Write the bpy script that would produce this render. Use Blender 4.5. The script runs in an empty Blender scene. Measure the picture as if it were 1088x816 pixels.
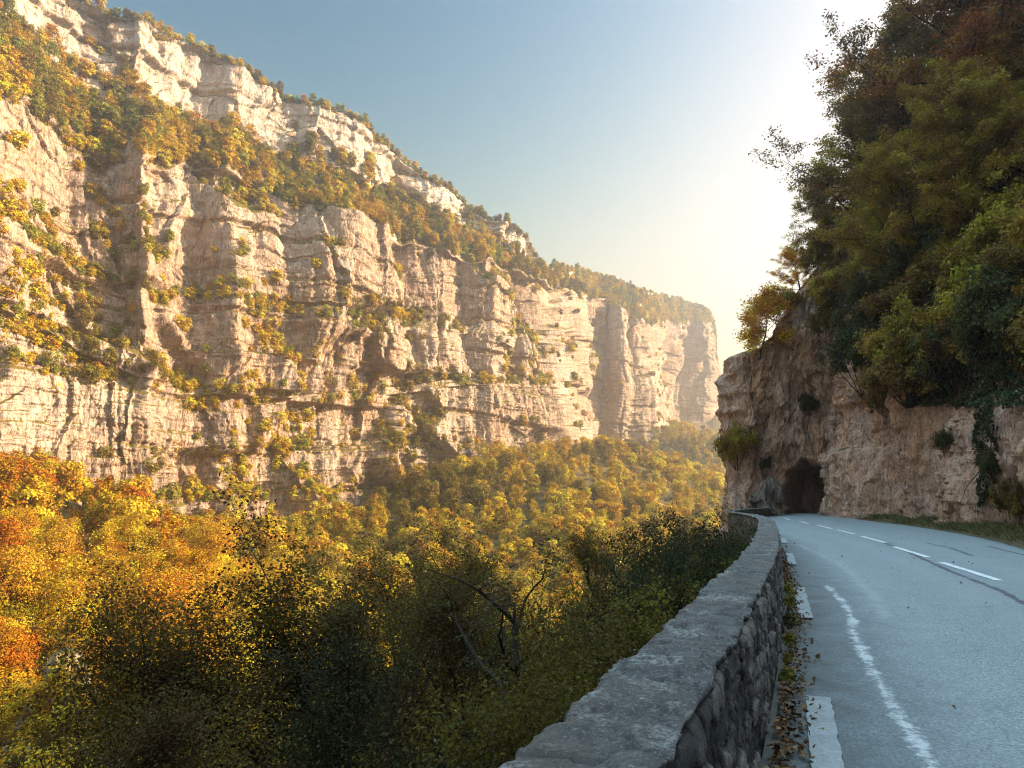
import bpy, math, random
import numpy as np
from mathutils import Vector, Matrix
from mathutils.bvhtree import BVHTree

rng = np.random.default_rng(11)
random.seed(11)
sc = bpy.context.scene
COL = sc.collection

# ------------------------------------------------------------------ camera geometry
F = 800.0                       # focal length in photo pixels (1088 x 816)
HOR = 526.0                     # row of the horizon
PITCH = math.atan((HOR - 408.0) / F)
CAMZ = 1.5
cp, sp = math.cos(PITCH), math.sin(PITCH)


def ray(px, py):
    cx, cy = (px - 544.0) / F, (408.0 - py) / F
    return np.array([cx, cp - cy * sp, sp + cy * cp])


def at_range(px, py, r):
    d = ray(px, py)
    k = r / math.hypot(d[0], d[1])
    return np.array([0, 0, CAMZ]) + d * k


def on_z(px, py, z=0.0):
    d = ray(px, py)
    return np.array([0, 0, CAMZ]) + d * ((z - CAMZ) / d[2])


def project(P):
    P = np.asarray(P, float)
    x, y, z = P[..., 0], P[..., 1], P[..., 2] - CAMZ
    dep = y * cp + z * sp
    up = -y * sp + z * cp
    dd = np.maximum(dep, 0.01)
    return 544 + F * x / dd, 408 - F * up / dd, dep


ROADYAW = math.radians(21.0)
SX, SY = math.sin(ROADYAW), math.cos(ROADYAW)


def sl(s, lat):
    """road frame (metres along, metres to the right) -> world x, y"""
    return s * SX + lat * SY, s * SY - lat * SX


def to_sl(x, y):
    return x * SX + y * SY, x * SY - y * SX


# ------------------------------------------------------------------ noise
def _hash(ix, iy, iz, seed):
    with np.errstate(over='ignore'):
        n = (ix.astype(np.uint32) * np.uint32(374761393) + iy.astype(np.uint32) * np.uint32(668265263)
             + iz.astype(np.uint32) * np.uint32(2246822519) + np.uint32((seed * 3266489917) & 0xffffffff))
        n = (n ^ (n >> np.uint32(13))) * np.uint32(1274126177)
        n = (n ^ (n >> np.uint32(16))) * np.uint32(2654435761)
        n = n ^ (n >> np.uint32(15))
    return n.astype(np.float32) * np.float32(1.0 / 4294967295.0)


def vnoise(x, y, z=None, seed=0):
    """value noise in -1..1"""
    x = np.asarray(x, np.float32); y = np.asarray(y, np.float32)
    z = np.zeros_like(x) if z is None else np.asarray(z, np.float32)
    x, y, z = np.broadcast_arrays(x, y, z)
    fx, fy, fz = np.floor(x), np.floor(y), np.floor(z)
    ix, iy, iz = fx.astype(np.int64), fy.astype(np.int64), fz.astype(np.int64)
    tx, ty, tz = x - fx, y - fy, z - fz
    tx = tx * tx * tx * (tx * (tx * 6 - 15) + 10)
    ty = ty * ty * ty * (ty * (ty * 6 - 15) + 10)
    tz = tz * tz * tz * (tz * (tz * 6 - 15) + 10)
    def L(dz):
        a = _hash(ix, iy, iz + dz, seed); b = _hash(ix + 1, iy, iz + dz, seed)
        c = _hash(ix, iy + 1, iz + dz, seed); d = _hash(ix + 1, iy + 1, iz + dz, seed)
        return (a + (b - a) * tx) * (1 - ty) + (c + (d - c) * tx) * ty
    return (L(0) * (1 - tz) + L(1) * tz) * 2 - 1


def fbm(x, y, z=None, seed=0, octv=4, gain=0.5, lac=2.03):
    s, a, t = 0.0, 1.0, 0.0
    x = np.asarray(x, np.float32); y = np.asarray(y, np.float32)
    z = np.zeros_like(x + y) if z is None else np.asarray(z, np.float32)
    for o in range(octv):
        s = s + a * vnoise(x, y, z, seed + o * 17)
        t += a; a *= gain
        x, y, z = (x * 0.8 + y * 0.6) * lac, (-x * 0.6 + y * 0.8) * lac, z * lac + 3.7
    return s / t


def smooth01(t):
    t = np.clip(t, 0, 1)
    return t * t * (3 - 2 * t)


def voronoi2(x, y, seed=0, jit=0.85):
    """F1, F2, id of the nearest cell"""
    fx, fy = np.floor(x), np.floor(y)
    f1 = np.full(x.shape, 9.0); f2 = np.full(x.shape, 9.0); cid = np.zeros(x.shape)
    z0 = np.zeros(x.shape, np.int64)
    for dx in (-1, 0, 1):
        for dy in (-1, 0, 1):
            ix, iy = (fx + dx).astype(np.int64), (fy + dy).astype(np.int64)
            cx = ix + 0.5 + (_hash(ix, iy, z0, seed) - 0.5) * jit
            cy = iy + 0.5 + (_hash(ix, iy, z0, seed + 5) - 0.5) * jit
            d = np.hypot(x - cx, y - cy)
            near = d < f1
            f2 = np.where(near, f1, np.minimum(f2, d))
            cid = np.where(near, _hash(ix, iy, z0, seed + 9), cid)
            f1 = np.where(near, d, f1)
    return f1, f2, cid


def facets(x, y, seed=0, tilt=1.5, jit=0.95):
    """broken-rock relief: every cell is a tilted plane, with a step where two cells meet"""
    x, y = np.broadcast_arrays(np.asarray(x, np.float32), np.asarray(y, np.float32))
    fx, fy = np.floor(x), np.floor(y)
    f1 = np.full(x.shape, 9.0, np.float32); h = np.zeros(x.shape, np.float32)
    z0 = np.zeros(x.shape, np.int64)
    for dx in (-1, 0, 1):
        for dy in (-1, 0, 1):
            ix, iy = (fx + dx).astype(np.int64), (fy + dy).astype(np.int64)
            ax, ay = x - (ix + 0.5 + (_hash(ix, iy, z0, seed) - 0.5) * jit), y - (iy + 0.5 + (_hash(ix, iy, z0, seed + 5) - 0.5) * jit)
            d = np.hypot(ax, ay)
            hh = (_hash(ix, iy, z0, seed + 9) - 0.5) + tilt * ((_hash(ix, iy, z0, seed + 12) - 0.5) * ax + (_hash(ix, iy, z0, seed + 15) - 0.5) * ay)
            near = d < f1
            h = np.where(near, hh, h)
            f1 = np.where(near, d, f1)
    return h


# ------------------------------------------------------------------ mesh helpers
def np_mesh(name, verts, quads=None, tris=None, mats=(), smooth=True, attrs=None):
    me = bpy.data.meshes.new(name)
    verts = np.asarray(verts, np.float32).reshape(-1, 3)
    me.vertices.add(len(verts))
    me.vertices.foreach_set('co', verts.ravel())
    q = np.zeros((0, 4), np.int32) if quads is None else np.asarray(quads, np.int32).reshape(-1, 4)
    t = np.zeros((0, 3), np.int32) if tris is None else np.asarray(tris, np.int32).reshape(-1, 3)
    idx = np.concatenate([q.ravel(), t.ravel()]).astype(np.int32)
    me.loops.add(len(idx))
    me.loops.foreach_set('vertex_index', idx)
    me.polygons.add(len(q) + len(t))
    starts = np.concatenate([np.arange(len(q)) * 4, len(q) * 4 + np.arange(len(t)) * 3]).astype(np.int32)
    me.polygons.foreach_set('loop_start', starts)
    me.polygons.foreach_set('use_smooth', np.full(len(q) + len(t), bool(smooth)))
    for k, v in (attrs or {}).items():
        a = me.attributes.new(k, 'FLOAT', 'POINT')
        a.data.foreach_set('value', np.asarray(v, np.float32).ravel())
    for m in mats:
        me.materials.append(m)
    me.update(calc_edges=True)
    return me


def grid_quads(nu, nv, flip=False):
    i, j = np.meshgrid(np.arange(nu - 1), np.arange(nv - 1), indexing='ij')
    a = (i * nv + j).ravel(); b = ((i + 1) * nv + j).ravel()
    c = ((i + 1) * nv + j + 1).ravel(); d = (i * nv + j + 1).ravel()
    return np.stack([a, d, c, b] if flip else [a, b, c, d], 1)


def obj(name, mesh, parent=None):
    o = bpy.data.objects.new(name, mesh)
    COL.objects.link(o)
    if parent is not None:
        o.parent = parent
    return o


def tag(o, label=None, cat=None, group=None, kind=None):
    if label: o['label'] = label
    if cat: o['category'] = cat
    if group: o['group'] = group
    if kind: o['kind'] = kind
    return o


# ------------------------------------------------------------------ material helpers
class NT:
    def __init__(self, name):
        self.m = bpy.data.materials.new(name)
        self.m.use_nodes = True
        self.t = self.m.node_tree
        self.t.nodes.clear()
        self.out = self.n('ShaderNodeOutputMaterial')

    def n(self, typ, **kw):
        nd = self.t.nodes.new(typ)
        for k, v in kw.items():
            setattr(nd, k, v)
        return nd

    def l(self, a, b):
        self.t.links.new(a, b)

    def val(self, sock, v):
        if isinstance(v, bpy.types.NodeSocket):
            self.l(v, sock)
        else:
            sock.default_value = v

    def pos(self, scale=(1, 1, 1)):
        g = self.n('ShaderNodeTexCoord')
        mp = self.n('ShaderNodeMapping')
        mp.inputs['Scale'].default_value = scale
        self.l(g.outputs['Object'], mp.inputs['Vector'])
        return mp.outputs['Vector']

    def noise(self, vec, scale, detail=4, rough=0.55, dist=0.0):
        nd = self.n('ShaderNodeTexNoise')
        self.l(vec, nd.inputs['Vector'])
        nd.inputs['Scale'].default_value = scale
        nd.inputs['Detail'].default_value = detail
        nd.inputs['Roughness'].default_value = rough
        nd.inputs['Distortion'].default_value = dist
        return nd.outputs['Fac']

    def voro(self, vec, scale, feature='F1', out='Distance', rnd=1.0):
        nd = self.n('ShaderNodeTexVoronoi', feature=feature)
        self.l(vec, nd.inputs['Vector'])
        nd.inputs['Scale'].default_value = scale
        nd.inputs['Randomness'].default_value = rnd
        return nd.outputs[out]

    def ramp(self, fac, stops, interp='LINEAR'):
        nd = self.n('ShaderNodeValToRGB')
        nd.color_ramp.interpolation = interp
        el = nd.color_ramp.elements
        while len(el) < len(stops):
            el.new(0.5)
        for e, (p, c) in zip(el, stops):
            e.position = p
            e.color = (c, c, c, 1) if isinstance(c, (int, float)) else (*c, 1)
        self.l(fac, nd.inputs['Fac'])
        return nd.outputs['Color']

    def mix(self, fac, a, b, mode='MIX'):
        nd = self.n('ShaderNodeMix', data_type='RGBA', blend_type=mode)
        self.val(nd.inputs[0], fac)
        for s, v in ((nd.inputs[6], a), (nd.inputs[7], b)):
            if isinstance(v, bpy.types.NodeSocket): self.l(v, s)
            else: s.default_value = (*v, 1)
        return nd.outputs[2]

    def math(self, op, a, b=0.0, c=None):
        nd = self.n('ShaderNodeMath', operation=op)
        self.val(nd.inputs[0], a); self.val(nd.inputs[1], b)
        if c is not None: self.val(nd.inputs[2], c)
        return nd.outputs[0]

    def attr(self, name):
        return self.n('ShaderNodeAttribute', attribute_name=name).outputs['Fac']

    def normal_z(self):
        g = self.n('ShaderNodeNewGeometry')
        s = self.n('ShaderNodeSeparateXYZ')
        self.l(g.outputs['Normal'], s.inputs[0])
        return s.outputs['Z']

    def bump(self, h, strength=0.5, dist=0.1, prev=None):
        nd = self.n('ShaderNodeBump')
        nd.inputs['Strength'].default_value = strength
        nd.inputs['Distance'].default_value = dist
        self.l(h, nd.inputs['Height'])
        if prev is not None: self.l(prev, nd.inputs['Normal'])
        return nd.outputs['Normal']

    def principled(self, col, rough=0.85, spec=0.3, normal=None):
        p = self.n('ShaderNodeBsdfPrincipled')
        self.val(p.inputs['Base Color'], col if isinstance(col, bpy.types.NodeSocket) else (*col, 1))
        self.val(p.inputs['Roughness'], rough)
        self.val(p.inputs['Specular IOR Level'], spec)
        if normal is not None: self.l(normal, p.inputs['Normal'])
        self.l(p.outputs[0], self.out.inputs['Surface'])
        return self.m


def rock_material(name, cols, ochre, stain, scale, bump_d, grass=None, grass_lo=0.45, och=0.50, st_k=0.8):
    """bedded limestone: tone patches, rust patches, grey drip stains, dry grass on ledges"""
    m = NT(name)
    p = m.pos(); pv = m.pos((1, 1, 0.22)); ph = m.pos((0.25, 0.25, 1.6))
    big = m.noise(p, 0.045 * scale, 3)
    mid = m.noise(p, 0.35 * scale, 6, 0.62, 0.4)
    fine = m.noise(pv, 1.1 * scale, 8, 0.65, 0.6)
    bed = m.noise(ph, 0.55 * scale, 5, 0.6)
    f = m.math('ADD', m.math('MULTIPLY', mid, 0.45), m.math('MULTIPLY', fine, 0.55))
    c = m.ramp(f, [(0.30, cols[0]), (0.47, cols[1]), (0.58, cols[2]), (0.72, cols[3])])
    c = m.mix(m.ramp(m.noise(pv, 0.16 * scale, 5, 0.6, 0.5), [(och, 0.0), (och + 0.18, 0.8)]), c, ochre)
    c = m.mix(m.ramp(m.noise(pv, 0.42 * scale, 5, 0.6, 0.3), [(0.52, 0.0), (0.66, st_k)]), c, stain)
    c = m.mix(m.ramp(bed, [(0.58, 0.0), (0.72, 0.35)]), c, stain)
    c = m.mix(m.ramp(big, [(0.35, 0.35), (0.6, 0.0)]), c, cols[1])
    c = m.mix(m.math('MULTIPLY', m.ramp(m.noise(m.pos((1, 1, 0.07)), 0.5 * scale, 6, 0.62, 0.2), [(0.54, 0.0), (0.63, 0.75)]), m.ramp(m.noise(p, 0.06 * scale, 3), [(0.42, 0.1), (0.58, 1.0)])), c, (stain[0] * 0.55, stain[1] * 0.55, stain[2] * 0.56))
    fl = m.noise(m.pos((1, 1, 0.5)), 3.0 * scale, 7, 0.78, 0.3)
    c = m.mix(m.ramp(fl, [(0.36, 0.85), (0.48, 0.0)]), c, (stain[0] * 0.5, stain[1] * 0.48, stain[2] * 0.46))
    c = m.mix(m.ramp(fl, [(0.56, 0.0), (0.68, 0.5)]), c, (min(1, cols[3][0] * 1.15), cols[3][1] * 1.15, cols[3][2] * 1.15))
    ck = m.voro(m.mix(0.35, pv, m.n('ShaderNodeTexNoise').outputs['Color'], 'ADD'), 0.9 * scale, 'DISTANCE_TO_EDGE')
    c = m.mix(m.math('MULTIPLY', m.ramp(ck, [(0.0, 0.8), (0.035, 0.0)]), m.ramp(m.noise(p, 0.3 * scale, 3), [(0.45, 0.0), (0.6, 1.0)])), c, (0.04, 0.03, 0.025))
    if not grass or grass_lo < 0.6:
        c = m.mix(m.math('MULTIPLY', m.attr('pale'), m.ramp(m.noise(pv, 0.3 * scale, 5), [(0.35, 0.2), (0.55, 1.0)])), c, (0.56, 0.49, 0.42))
    if grass is not None:
        gm = m.math('ADD', m.normal_z(), m.math('MULTIPLY', m.math('SUBTRACT', m.noise(p, 0.3 * scale, 5), 0.5), 0.9))
        gcol = m.mix(m.noise(p, 0.5 * scale, 4), grass[0], grass[1])
        c = m.mix(m.ramp(gm, [(grass_lo, 0.0), (grass_lo + 0.12, 1.0)]), c, gcol)
    b1 = m.bump(m.noise(pv, 0.8 * scale, 8, 0.68, 0.5), 0.9, bump_d)
    vz = m.voro(pv, 0.55 * scale, 'DISTANCE_TO_EDGE')
    crack = m.ramp(vz, [(0.0, 0.0), (0.07, 1.0)])
    b2 = m.bump(crack, 0.5, bump_d * 0.6, b1)
    b3 = m.bump(m.noise(p, 4.0 * scale, 6, 0.7), 0.6, bump_d * 0.25, b2)
    return m.principled(c, 0.92, 0.15, b3)


ROCK = rock_material('limestone', [(0.10, 0.068, 0.048), (0.32, 0.22, 0.155), (0.48, 0.35, 0.255), (0.60, 0.475, 0.37)],
                     (0.45, 0.25, 0.12), (0.155, 0.12, 0.10), 1.0, 1.2,
                     grass=((0.17, 0.11, 0.022), (0.10, 0.085, 0.02)), grass_lo=0.46)
ROCK_NEAR = rock_material('roadside_limestone', [(0.16, 0.10, 0.08), (0.52, 0.315, 0.225), (0.70, 0.455, 0.34), (0.77, 0.60, 0.49)],
                          (0.60, 0.32, 0.17), (0.19, 0.15, 0.135), 3.0, 0.40,
                          grass=((0.06, 0.07, 0.02), (0.09, 0.065, 0.025)), grass_lo=0.85, och=0.44, st_k=0.55)


ROCK_DARK = rock_material('dark_boulder_rock', [(0.05, 0.04, 0.036), (0.16, 0.12, 0.10), (0.26, 0.20, 0.165), (0.36, 0.29, 0.25)],
                          (0.24, 0.13, 0.07), (0.07, 0.06, 0.056), 3.0, 0.40, grass=((0.06, 0.07, 0.02), (0.09, 0.065, 0.025)), grass_lo=0.85)


def ground_material():
    m = NT('forest_floor')
    p = m.pos()
    c = m.ramp(m.noise(p, 0.25, 8, 0.65), [(0.3, (0.05, 0.038, 0.02)), (0.5, (0.11, 0.075, 0.028)), (0.7, (0.15, 0.115, 0.035))])
    n = m.bump(m.noise(p, 0.8, 8, 0.7), 1.0, 0.8)
    return m.principled(c, 0.95, 0.1, n)


GROUND = ground_material()


def leaf_material(name, trans=0.4, gloss=0.12, sat=1.0, tone_rgb=None):
    """leaf tone = the object's own colour, varied leaf by leaf and spray by spray"""
    m = NT(name)
    oi = m.n('ShaderNodeObjectInfo')
    v = m.attr('tone')
    hs = m.n('ShaderNodeHueSaturation')
    if tone_rgb is None: m.l(oi.outputs['Color'], hs.inputs['Color'])
    else: hs.inputs['Color'].default_value = (*tone_rgb, 1)
    m.l(m.math('ADD', 0.455, m.math('MULTIPLY', v, 0.09)), hs.inputs['Hue'])
    m.l(m.math('ADD', 0.65, m.math('MULTIPLY', v, 0.7)), hs.inputs['Value'])
    hs.inputs['Saturation'].default_value = sat
    d = m.n('ShaderNodeBsdfDiffuse'); t = m.n('ShaderNodeBsdfTranslucent'); g = m.n('ShaderNodeBsdfGlossy')
    g.inputs['Roughness'].default_value = 0.45
    m.l(hs.outputs['Color'], d.inputs['Color'])
    m.l(hs.outputs['Color'], t.inputs['Color'])
    mx = m.n('ShaderNodeMixShader'); mx.inputs[0].default_value = trans
    m.l(d.outputs[0], mx.inputs[1]); m.l(t.outputs[0], mx.inputs[2])
    if gloss <= 0:
        m.l(mx.outputs[0], m.out.inputs['Surface'])
        return m.m
    fr = m.n('ShaderNodeFresnel'); fr.inputs['IOR'].default_value = 1.3
    m2 = m.n('ShaderNodeMixShader')
    m.l(m.math('MULTIPLY', fr.outputs[0], gloss * 4), m2.inputs[0])
    m.l(mx.outputs[0], m2.inputs[1]); m.l(g.outputs[0], m2.inputs[2])
    m.l(m2.outputs[0], m.out.inputs['Surface'])
    return m.m


LEAF = leaf_material('broadleaf', 0.42, 0.04)
LEAF_FAR = leaf_material('distant_foliage', 0.24, 0.0)


def bark_material():
    m = NT('bark')
    p = m.pos((1, 1, 0.2))
    c = m.ramp(m.noise(p, 9, 6, 0.65), [(0.3, (0.012, 0.009, 0.007)), (0.7, (0.045, 0.036, 0.028))])
    return m.principled(c, 0.9, 0.15, m.bump(m.noise(p, 14, 6), 0.7, 0.03))


BARK = bark_material()


def simple_material(name, c0, c1, scale, bd=0.05, rough=0.9):
    m = NT(name)
    p = m.pos()
    c = m.mix(m.noise(p, scale, 7, 0.65), c0, c1)
    return m.principled(c, rough, 0.2, m.bump(m.noise(p, scale * 3, 6), 0.7, bd))


# ------------------------------------------------------------------ plants
def tubes(lines, sides=6):
    """lines: list of (points (n,3), radii (n)) -> verts, quads"""
    V, Q, off = [], [], 0
    for pts, rad in lines:
        pts = np.asarray(pts, float); n = len(pts)
        t = np.gradient(pts, axis=0)
        t /= np.linalg.norm(t, axis=1, keepdims=True) + 1e-9
        ref = np.where(np.abs(t[:, 2:3]) > 0.9, np.array([[1.0, 0, 0]]), np.array([[0, 0, 1.0]]))
        a = np.cross(t, ref); a /= np.linalg.norm(a, axis=1, keepdims=True) + 1e-9
        b = np.cross(t, a)
        ang = np.arange(sides) * 2 * math.pi / sides
        ring = pts[:, None] + (a[:, None] * np.cos(ang)[None, :, None] + b[:, None] * np.sin(ang)[None, :, None]) * np.asarray(rad)[:, None, None]
        V.append(ring.reshape(-1, 3))
        for i in range(n - 1):
            k = np.arange(sides); k2 = (k + 1) % sides
            Q.append(np.stack([off + i * sides + k, off + i * sides + k2, off + (i + 1) * sides + k2, off + (i + 1) * sides + k], 1))
        off += n * sides
    return np.concatenate(V), np.concatenate(Q)


def leaf_quads(pos, nrm, size, r, aspect=0.6, tone=None, fold=0.25):
    """one kite-shaped leaf per point"""
    n = len(pos)
    nrm = nrm / (np.linalg.norm(nrm, axis=1, keepdims=True) + 1e-9)
    rv = r.normal(size=(n, 3))
    a = np.cross(nrm, rv); a /= np.linalg.norm(a, axis=1, keepdims=True) + 1e-9
    b = np.cross(nrm, a)
    L = (size * r.uniform(0.65, 1.3, n))[:, None]
    W = L * aspect * r.uniform(0.8, 1.2, n)[:, None]
    base = pos - a * L * 0.5
    tip = pos + a * L * 0.5 - nrm * L * fold * 0.4
    l_ = pos - b * W * 0.5 + nrm * L * fold * 0.25 - a * L * 0.08
    r_ = pos + b * W * 0.5 + nrm * L * fold * 0.25 - a * L * 0.08
    V = np.stack([base, l_, tip, r_], 1).reshape(-1, 3)
    Q = np.arange(n * 4).reshape(-1, 4)
    tn = r.uniform(0, 1, n) if tone is None else tone
    return V, Q, np.repeat(tn, 4)


def bend_line(p0, d0, length, n, r, wob=0.15, lift=0.0):
    pts = [np.array(p0, float)]
    d = np.array(d0, float); d /= np.linalg.norm(d)
    for i in range(n):
        d = d + r.normal(size=3) * wob + np.array([0, 0, lift])
        d /= np.linalg.norm(d)
        pts.append(pts[-1] + d * length / n)
    return np.array(pts)


def grow_tree(seed, H, R, clear=0.25, limbs=14, subs=6, twigs=4, lpt=14, leaf=0.09, spread=0.30, lean=(0, 0),
              wob=0.14, trunk_r=None, up=0.5, bare=0.0):
    """branching broadleaf tree, H tall with crown radius R: (trunk+branches mesh data, leaf mesh data)"""
    r = np.random.default_rng(seed)
    tr = trunk_r or H * 0.016
    lines = []
    trunk = bend_line((0, 0, -0.6), (lean[0], lean[1], 1), H * 0.93 + 0.6, 12, r, 0.06, 0.02)
    trad = np.linspace(tr * 1.25, tr * 0.12, 13); trad[0] *= 1.3
    lines.append((trunk, trad))
    LP, LN, LT = [], [], []
    for i in range(limbs):
        f = clear + (0.97 - clear) * ((i + r.uniform(0, 1)) / limbs)
        k = f * 12; i0 = min(int(k), 11)
        p0 = trunk[i0] + (trunk[i0 + 1] - trunk[i0]) * (k - i0)
        az = i * 2.399 + r.uniform(-0.5, 0.5)
        g = (f - clear) / (1 - clear)
        prof = math.sin(math.pi * min(1, 0.22 + 0.72 * g)) ** 0.8
        ln = R * (0.35 + 0.75 * prof) * r.uniform(0.75, 1.2)
        el = up * r.uniform(0.5, 1.2) + 0.9 * g
        d = (math.cos(az) * math.cos(el), math.sin(az) * math.cos(el), math.sin(el))
        lim = bend_line(p0, d, ln, 7, r, wob, 0.04)
        r0 = tr * (0.5 - 0.3 * g) * r.uniform(0.7, 1.1)
        lines.append((lim, np.linspace(r0, r0 * 0.15, 8)))
        for j in range(subs):
            q = r.uniform(0.25, 1.0) * 7; j0 = min(int(q), 6)
            ps = lim[j0] + (lim[j0 + 1] - lim[j0]) * (q - j0)
            td = lim[j0 + 1] - lim[j0]; td /= np.linalg.norm(td)
            ds = td + r.normal(size=3) * 0.75; ds[2] += 0.15
            sln = ln * r.uniform(0.28, 0.55)
            sub = bend_line(ps, ds, sln, 4, r, wob * 1.4, 0.03)
            rs = max(r0 * (1 - q / 8) * 0.5, 0.008)
            lines.append((sub, np.linspace(rs, 0.004, 5)))
            tone0 = r.uniform(0.1, 0.9)
            if r.uniform() < bare:
                continue
            for t_ in range(twigs):
                w = r.uniform(0.2, 1.0) * 4; w0 = min(int(w), 3)
                c = sub[w0] + (sub[w0 + 1] - sub[w0]) * (w - w0) + r.normal(size=3) * spread * 0.5
                n = max(2, int(lpt * r.uniform(0.5, 1.5)))
                pp = c + r.normal(size=(n, 3)) * np.array([spread, spread, spread * 0.85])
                LP.append(pp)
                out = c - np.array([0, 0, H * 0.5]); out /= np.linalg.norm(out) + 1e-6
                LN.append(r.normal(size=(n, 3)) * 0.7 + np.array([0, 0, 0.8]) + out * 0.5)
                LT.append(np.clip(tone0 + r.normal(size=n) * 0.12, 0, 1))
    tv, tq = tubes(lines, 5)
    P, N, T = np.concatenate(LP), np.concatenate(LN), np.concatenate(LT)
    zs = H / np.percentile(P[:, 2], 99.5); rs = R / np.percentile(np.hypot(P[:, 0], P[:, 1]), 96)
    k = np.array([rs, rs, zs])
    P = P * k; tv = tv * k
    lv, lq, lt = leaf_quads(P, N, leaf, r, 0.62, T)
    return (tv, tq), (lv, lq, lt)


def clump_tree(seed, H, R, nleaf, leaf, lobes=9, clear=0.15, squash=1.0):
    """tree for the far slopes: lobed crown of leaf sprays on a trunk with limbs"""
    r = np.random.default_rng(seed)
    lines = []
    trunk = bend_line((0, 0, -1.0), (r.normal() * 0.06, r.normal() * 0.06, 1), H * 0.85 + 1, 6, r, 0.05, 0.02)
    lines.append((trunk, np.linspace(H * 0.022, H * 0.004, 7)))
    cz = H * (clear + 1) / 2; hz = H * (1 - clear) / 2
    P, N, T = [], [], []
    for i in range(lobes):
        az = i * 2.399 + r.uniform(-0.4, 0.4)
        g = (i + 0.5) / lobes
        zz = cz + hz * (g * 2 - 1) * 0.72
        rr = R * 0.55 * math.sqrt(max(0.05, 1 - (g * 2 - 1) ** 2 * 0.8)) * r.uniform(0.7, 1.15)
        c = np.array([math.cos(az) * rr, math.sin(az) * rr, zz])
        lr = R * r.uniform(0.36, 0.58)
        p0 = trunk[2 + min(3, int(g * 4))]
        lines.append((np.array([p0, (p0 + c) / 2 + [0, 0, -0.1 * R], c]), [H * 0.011, H * 0.007, H * 0.002]))
        n = int(nleaf / lobes)
        d = r.normal(size=(n, 3)); d /= np.linalg.norm(d, axis=1, keepdims=True)
        d[:, 2] = np.where(d[:, 2] < -0.35, -d[:, 2] * 0.7, d[:, 2])
        rad = lr * (0.62 + 0.42 * r.uniform(0, 1, n) ** 0.6) * (1 + 0.28 * vnoise(d[:, 0] * 3 + i * 7, d[:, 1] * 3, d[:, 2] * 3, seed))
        P.append(c + d * rad[:, None] * np.array([1, 1, 0.9 * squash]))
        N.append(d * 1.0 + r.normal(size=(n, 3)) * 0.38 + np.array([0, 0, 0.25]))
        T.append(np.clip(r.uniform(0.15, 0.85) + r.normal(size=n) * 0.11, 0, 1))
    tv, tq = tubes(lines, 5)
    lv, lq, lt = leaf_quads(np.concatenate(P), np.concatenate(N), leaf, r, 0.75, np.concatenate(T))
    return (tv, tq), (lv, lq, lt)


def bush_data(seed, H, R, nleaf, leaf, lobes=8, tight=0.105):
    """multi-stemmed shrub"""
    r = np.random.default_rng(seed)
    lines, P, N, T = [], [], [], []
    for i in range(lobes):
        az = i * 2.399 + r.uniform(-0.5, 0.5); rr = R * math.sqrt((i + 0.3) / lobes) * 0.75
        c = np.array([math.cos(az) * rr, math.sin(az) * rr, H * r.uniform(0.45, 0.8) * (1 - 0.45 * (rr / R) ** 2)])
        lines.append((bend_line((math.cos(az) * 0.1, math.sin(az) * 0.1, -0.3), c + [0, 0, 0.3], np.linalg.norm(c) * 1.15, 5, r, 0.12, 0), np.linspace(0.028, 0.006, 6) * (0.5 + H * 0.3)))
        n = nleaf // lobes
        sub = r.integers(9, 15)
        d0 = r.normal(size=(sub, 3)); d0 /= np.linalg.norm(d0, axis=1, keepdims=True)
        cc = c + d0 * R * r.uniform(0.2, 0.5, (sub, 1)) * np.array([1, 1, 0.8 * H / R * 0.7])
        k = r.integers(0, sub, n)
        pp = cc[k] + r.normal(size=(n, 3)) * R * tight
        pp[:, 2] = np.maximum(pp[:, 2], 0.02 + 0.1 * r.uniform(0, 1, n))
        P.append(pp)
        N.append((pp - np.array([0, 0, H * 0.3])) / R + r.normal(size=(n, 3)) * 0.6 + np.array([0, 0, 0.4]))
        tt = r.uniform(0.15, 0.85, sub)
        T.append(np.clip(tt[k] + r.normal(size=n) * 0.18, 0, 1))
    tv, tq = tubes(lines, 5)
    lv, lq, lt = leaf_quads(np.concatenate(P), np.concatenate(N), leaf, r, 0.65, np.concatenate(T))
    return (tv, tq), (lv, lq, lt)


def plant_meshes(name, data, leafmat):
    (tv, tq), (lv, lq, lt) = data
    return (np_mesh(name + '_trunk', tv, tq, mats=[BARK]),
            np_mesh(name + '_crown', lv, lq, mats=[leafmat], smooth=False, attrs={'tone': lt}))


def place_plant(name, meshes, loc, rot, scale, color, label, cat, group=None, parts=('trunk', 'crown'), tilt=(0, 0)):
    e = bpy.data.objects.new(name, None)
    COL.objects.link(e)
    e.empty_display_size = 0.3
    e.location = loc; e.rotation_euler = (tilt[0], tilt[1], rot)
    e.scale = (scale, scale, scale) if isinstance(scale, (int, float)) else scale
    tag(e, label, cat, group)
    for pn, me in zip(parts, meshes):
        c = bpy.data.objects.new(pn, me)
        COL.objects.link(c)
        c.parent = e
        c.color = (*color, 1)
    return e


# ------------------------------------------------------------------ polylines in plan
def seg_dist(px, py, poly):
    """distance to a plan polyline, height interpolated along it, side (+ = right of travel)"""
    best = np.full(px.shape, 1e9); z = np.zeros(px.shape); side = np.zeros(px.shape)
    for a, b in zip(poly[:-1], poly[1:]):
        dx, dy = b[0] - a[0], b[1] - a[1]
        L2 = dx * dx + dy * dy
        t = np.clip(((px - a[0]) * dx + (py - a[1]) * dy) / L2, 0, 1)
        d = np.hypot(px - a[0] - t * dx, py - a[1] - t * dy)
        cr = (px - a[0]) * dy - (py - a[1]) * dx
        m = d < best - 1e-6
        best = np.where(m, d, best)
        z = np.where(m, a[2] + t * (b[2] - a[2]), z)
        side = np.where(m, np.sign(cr), side)
    return best, z, side


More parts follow.
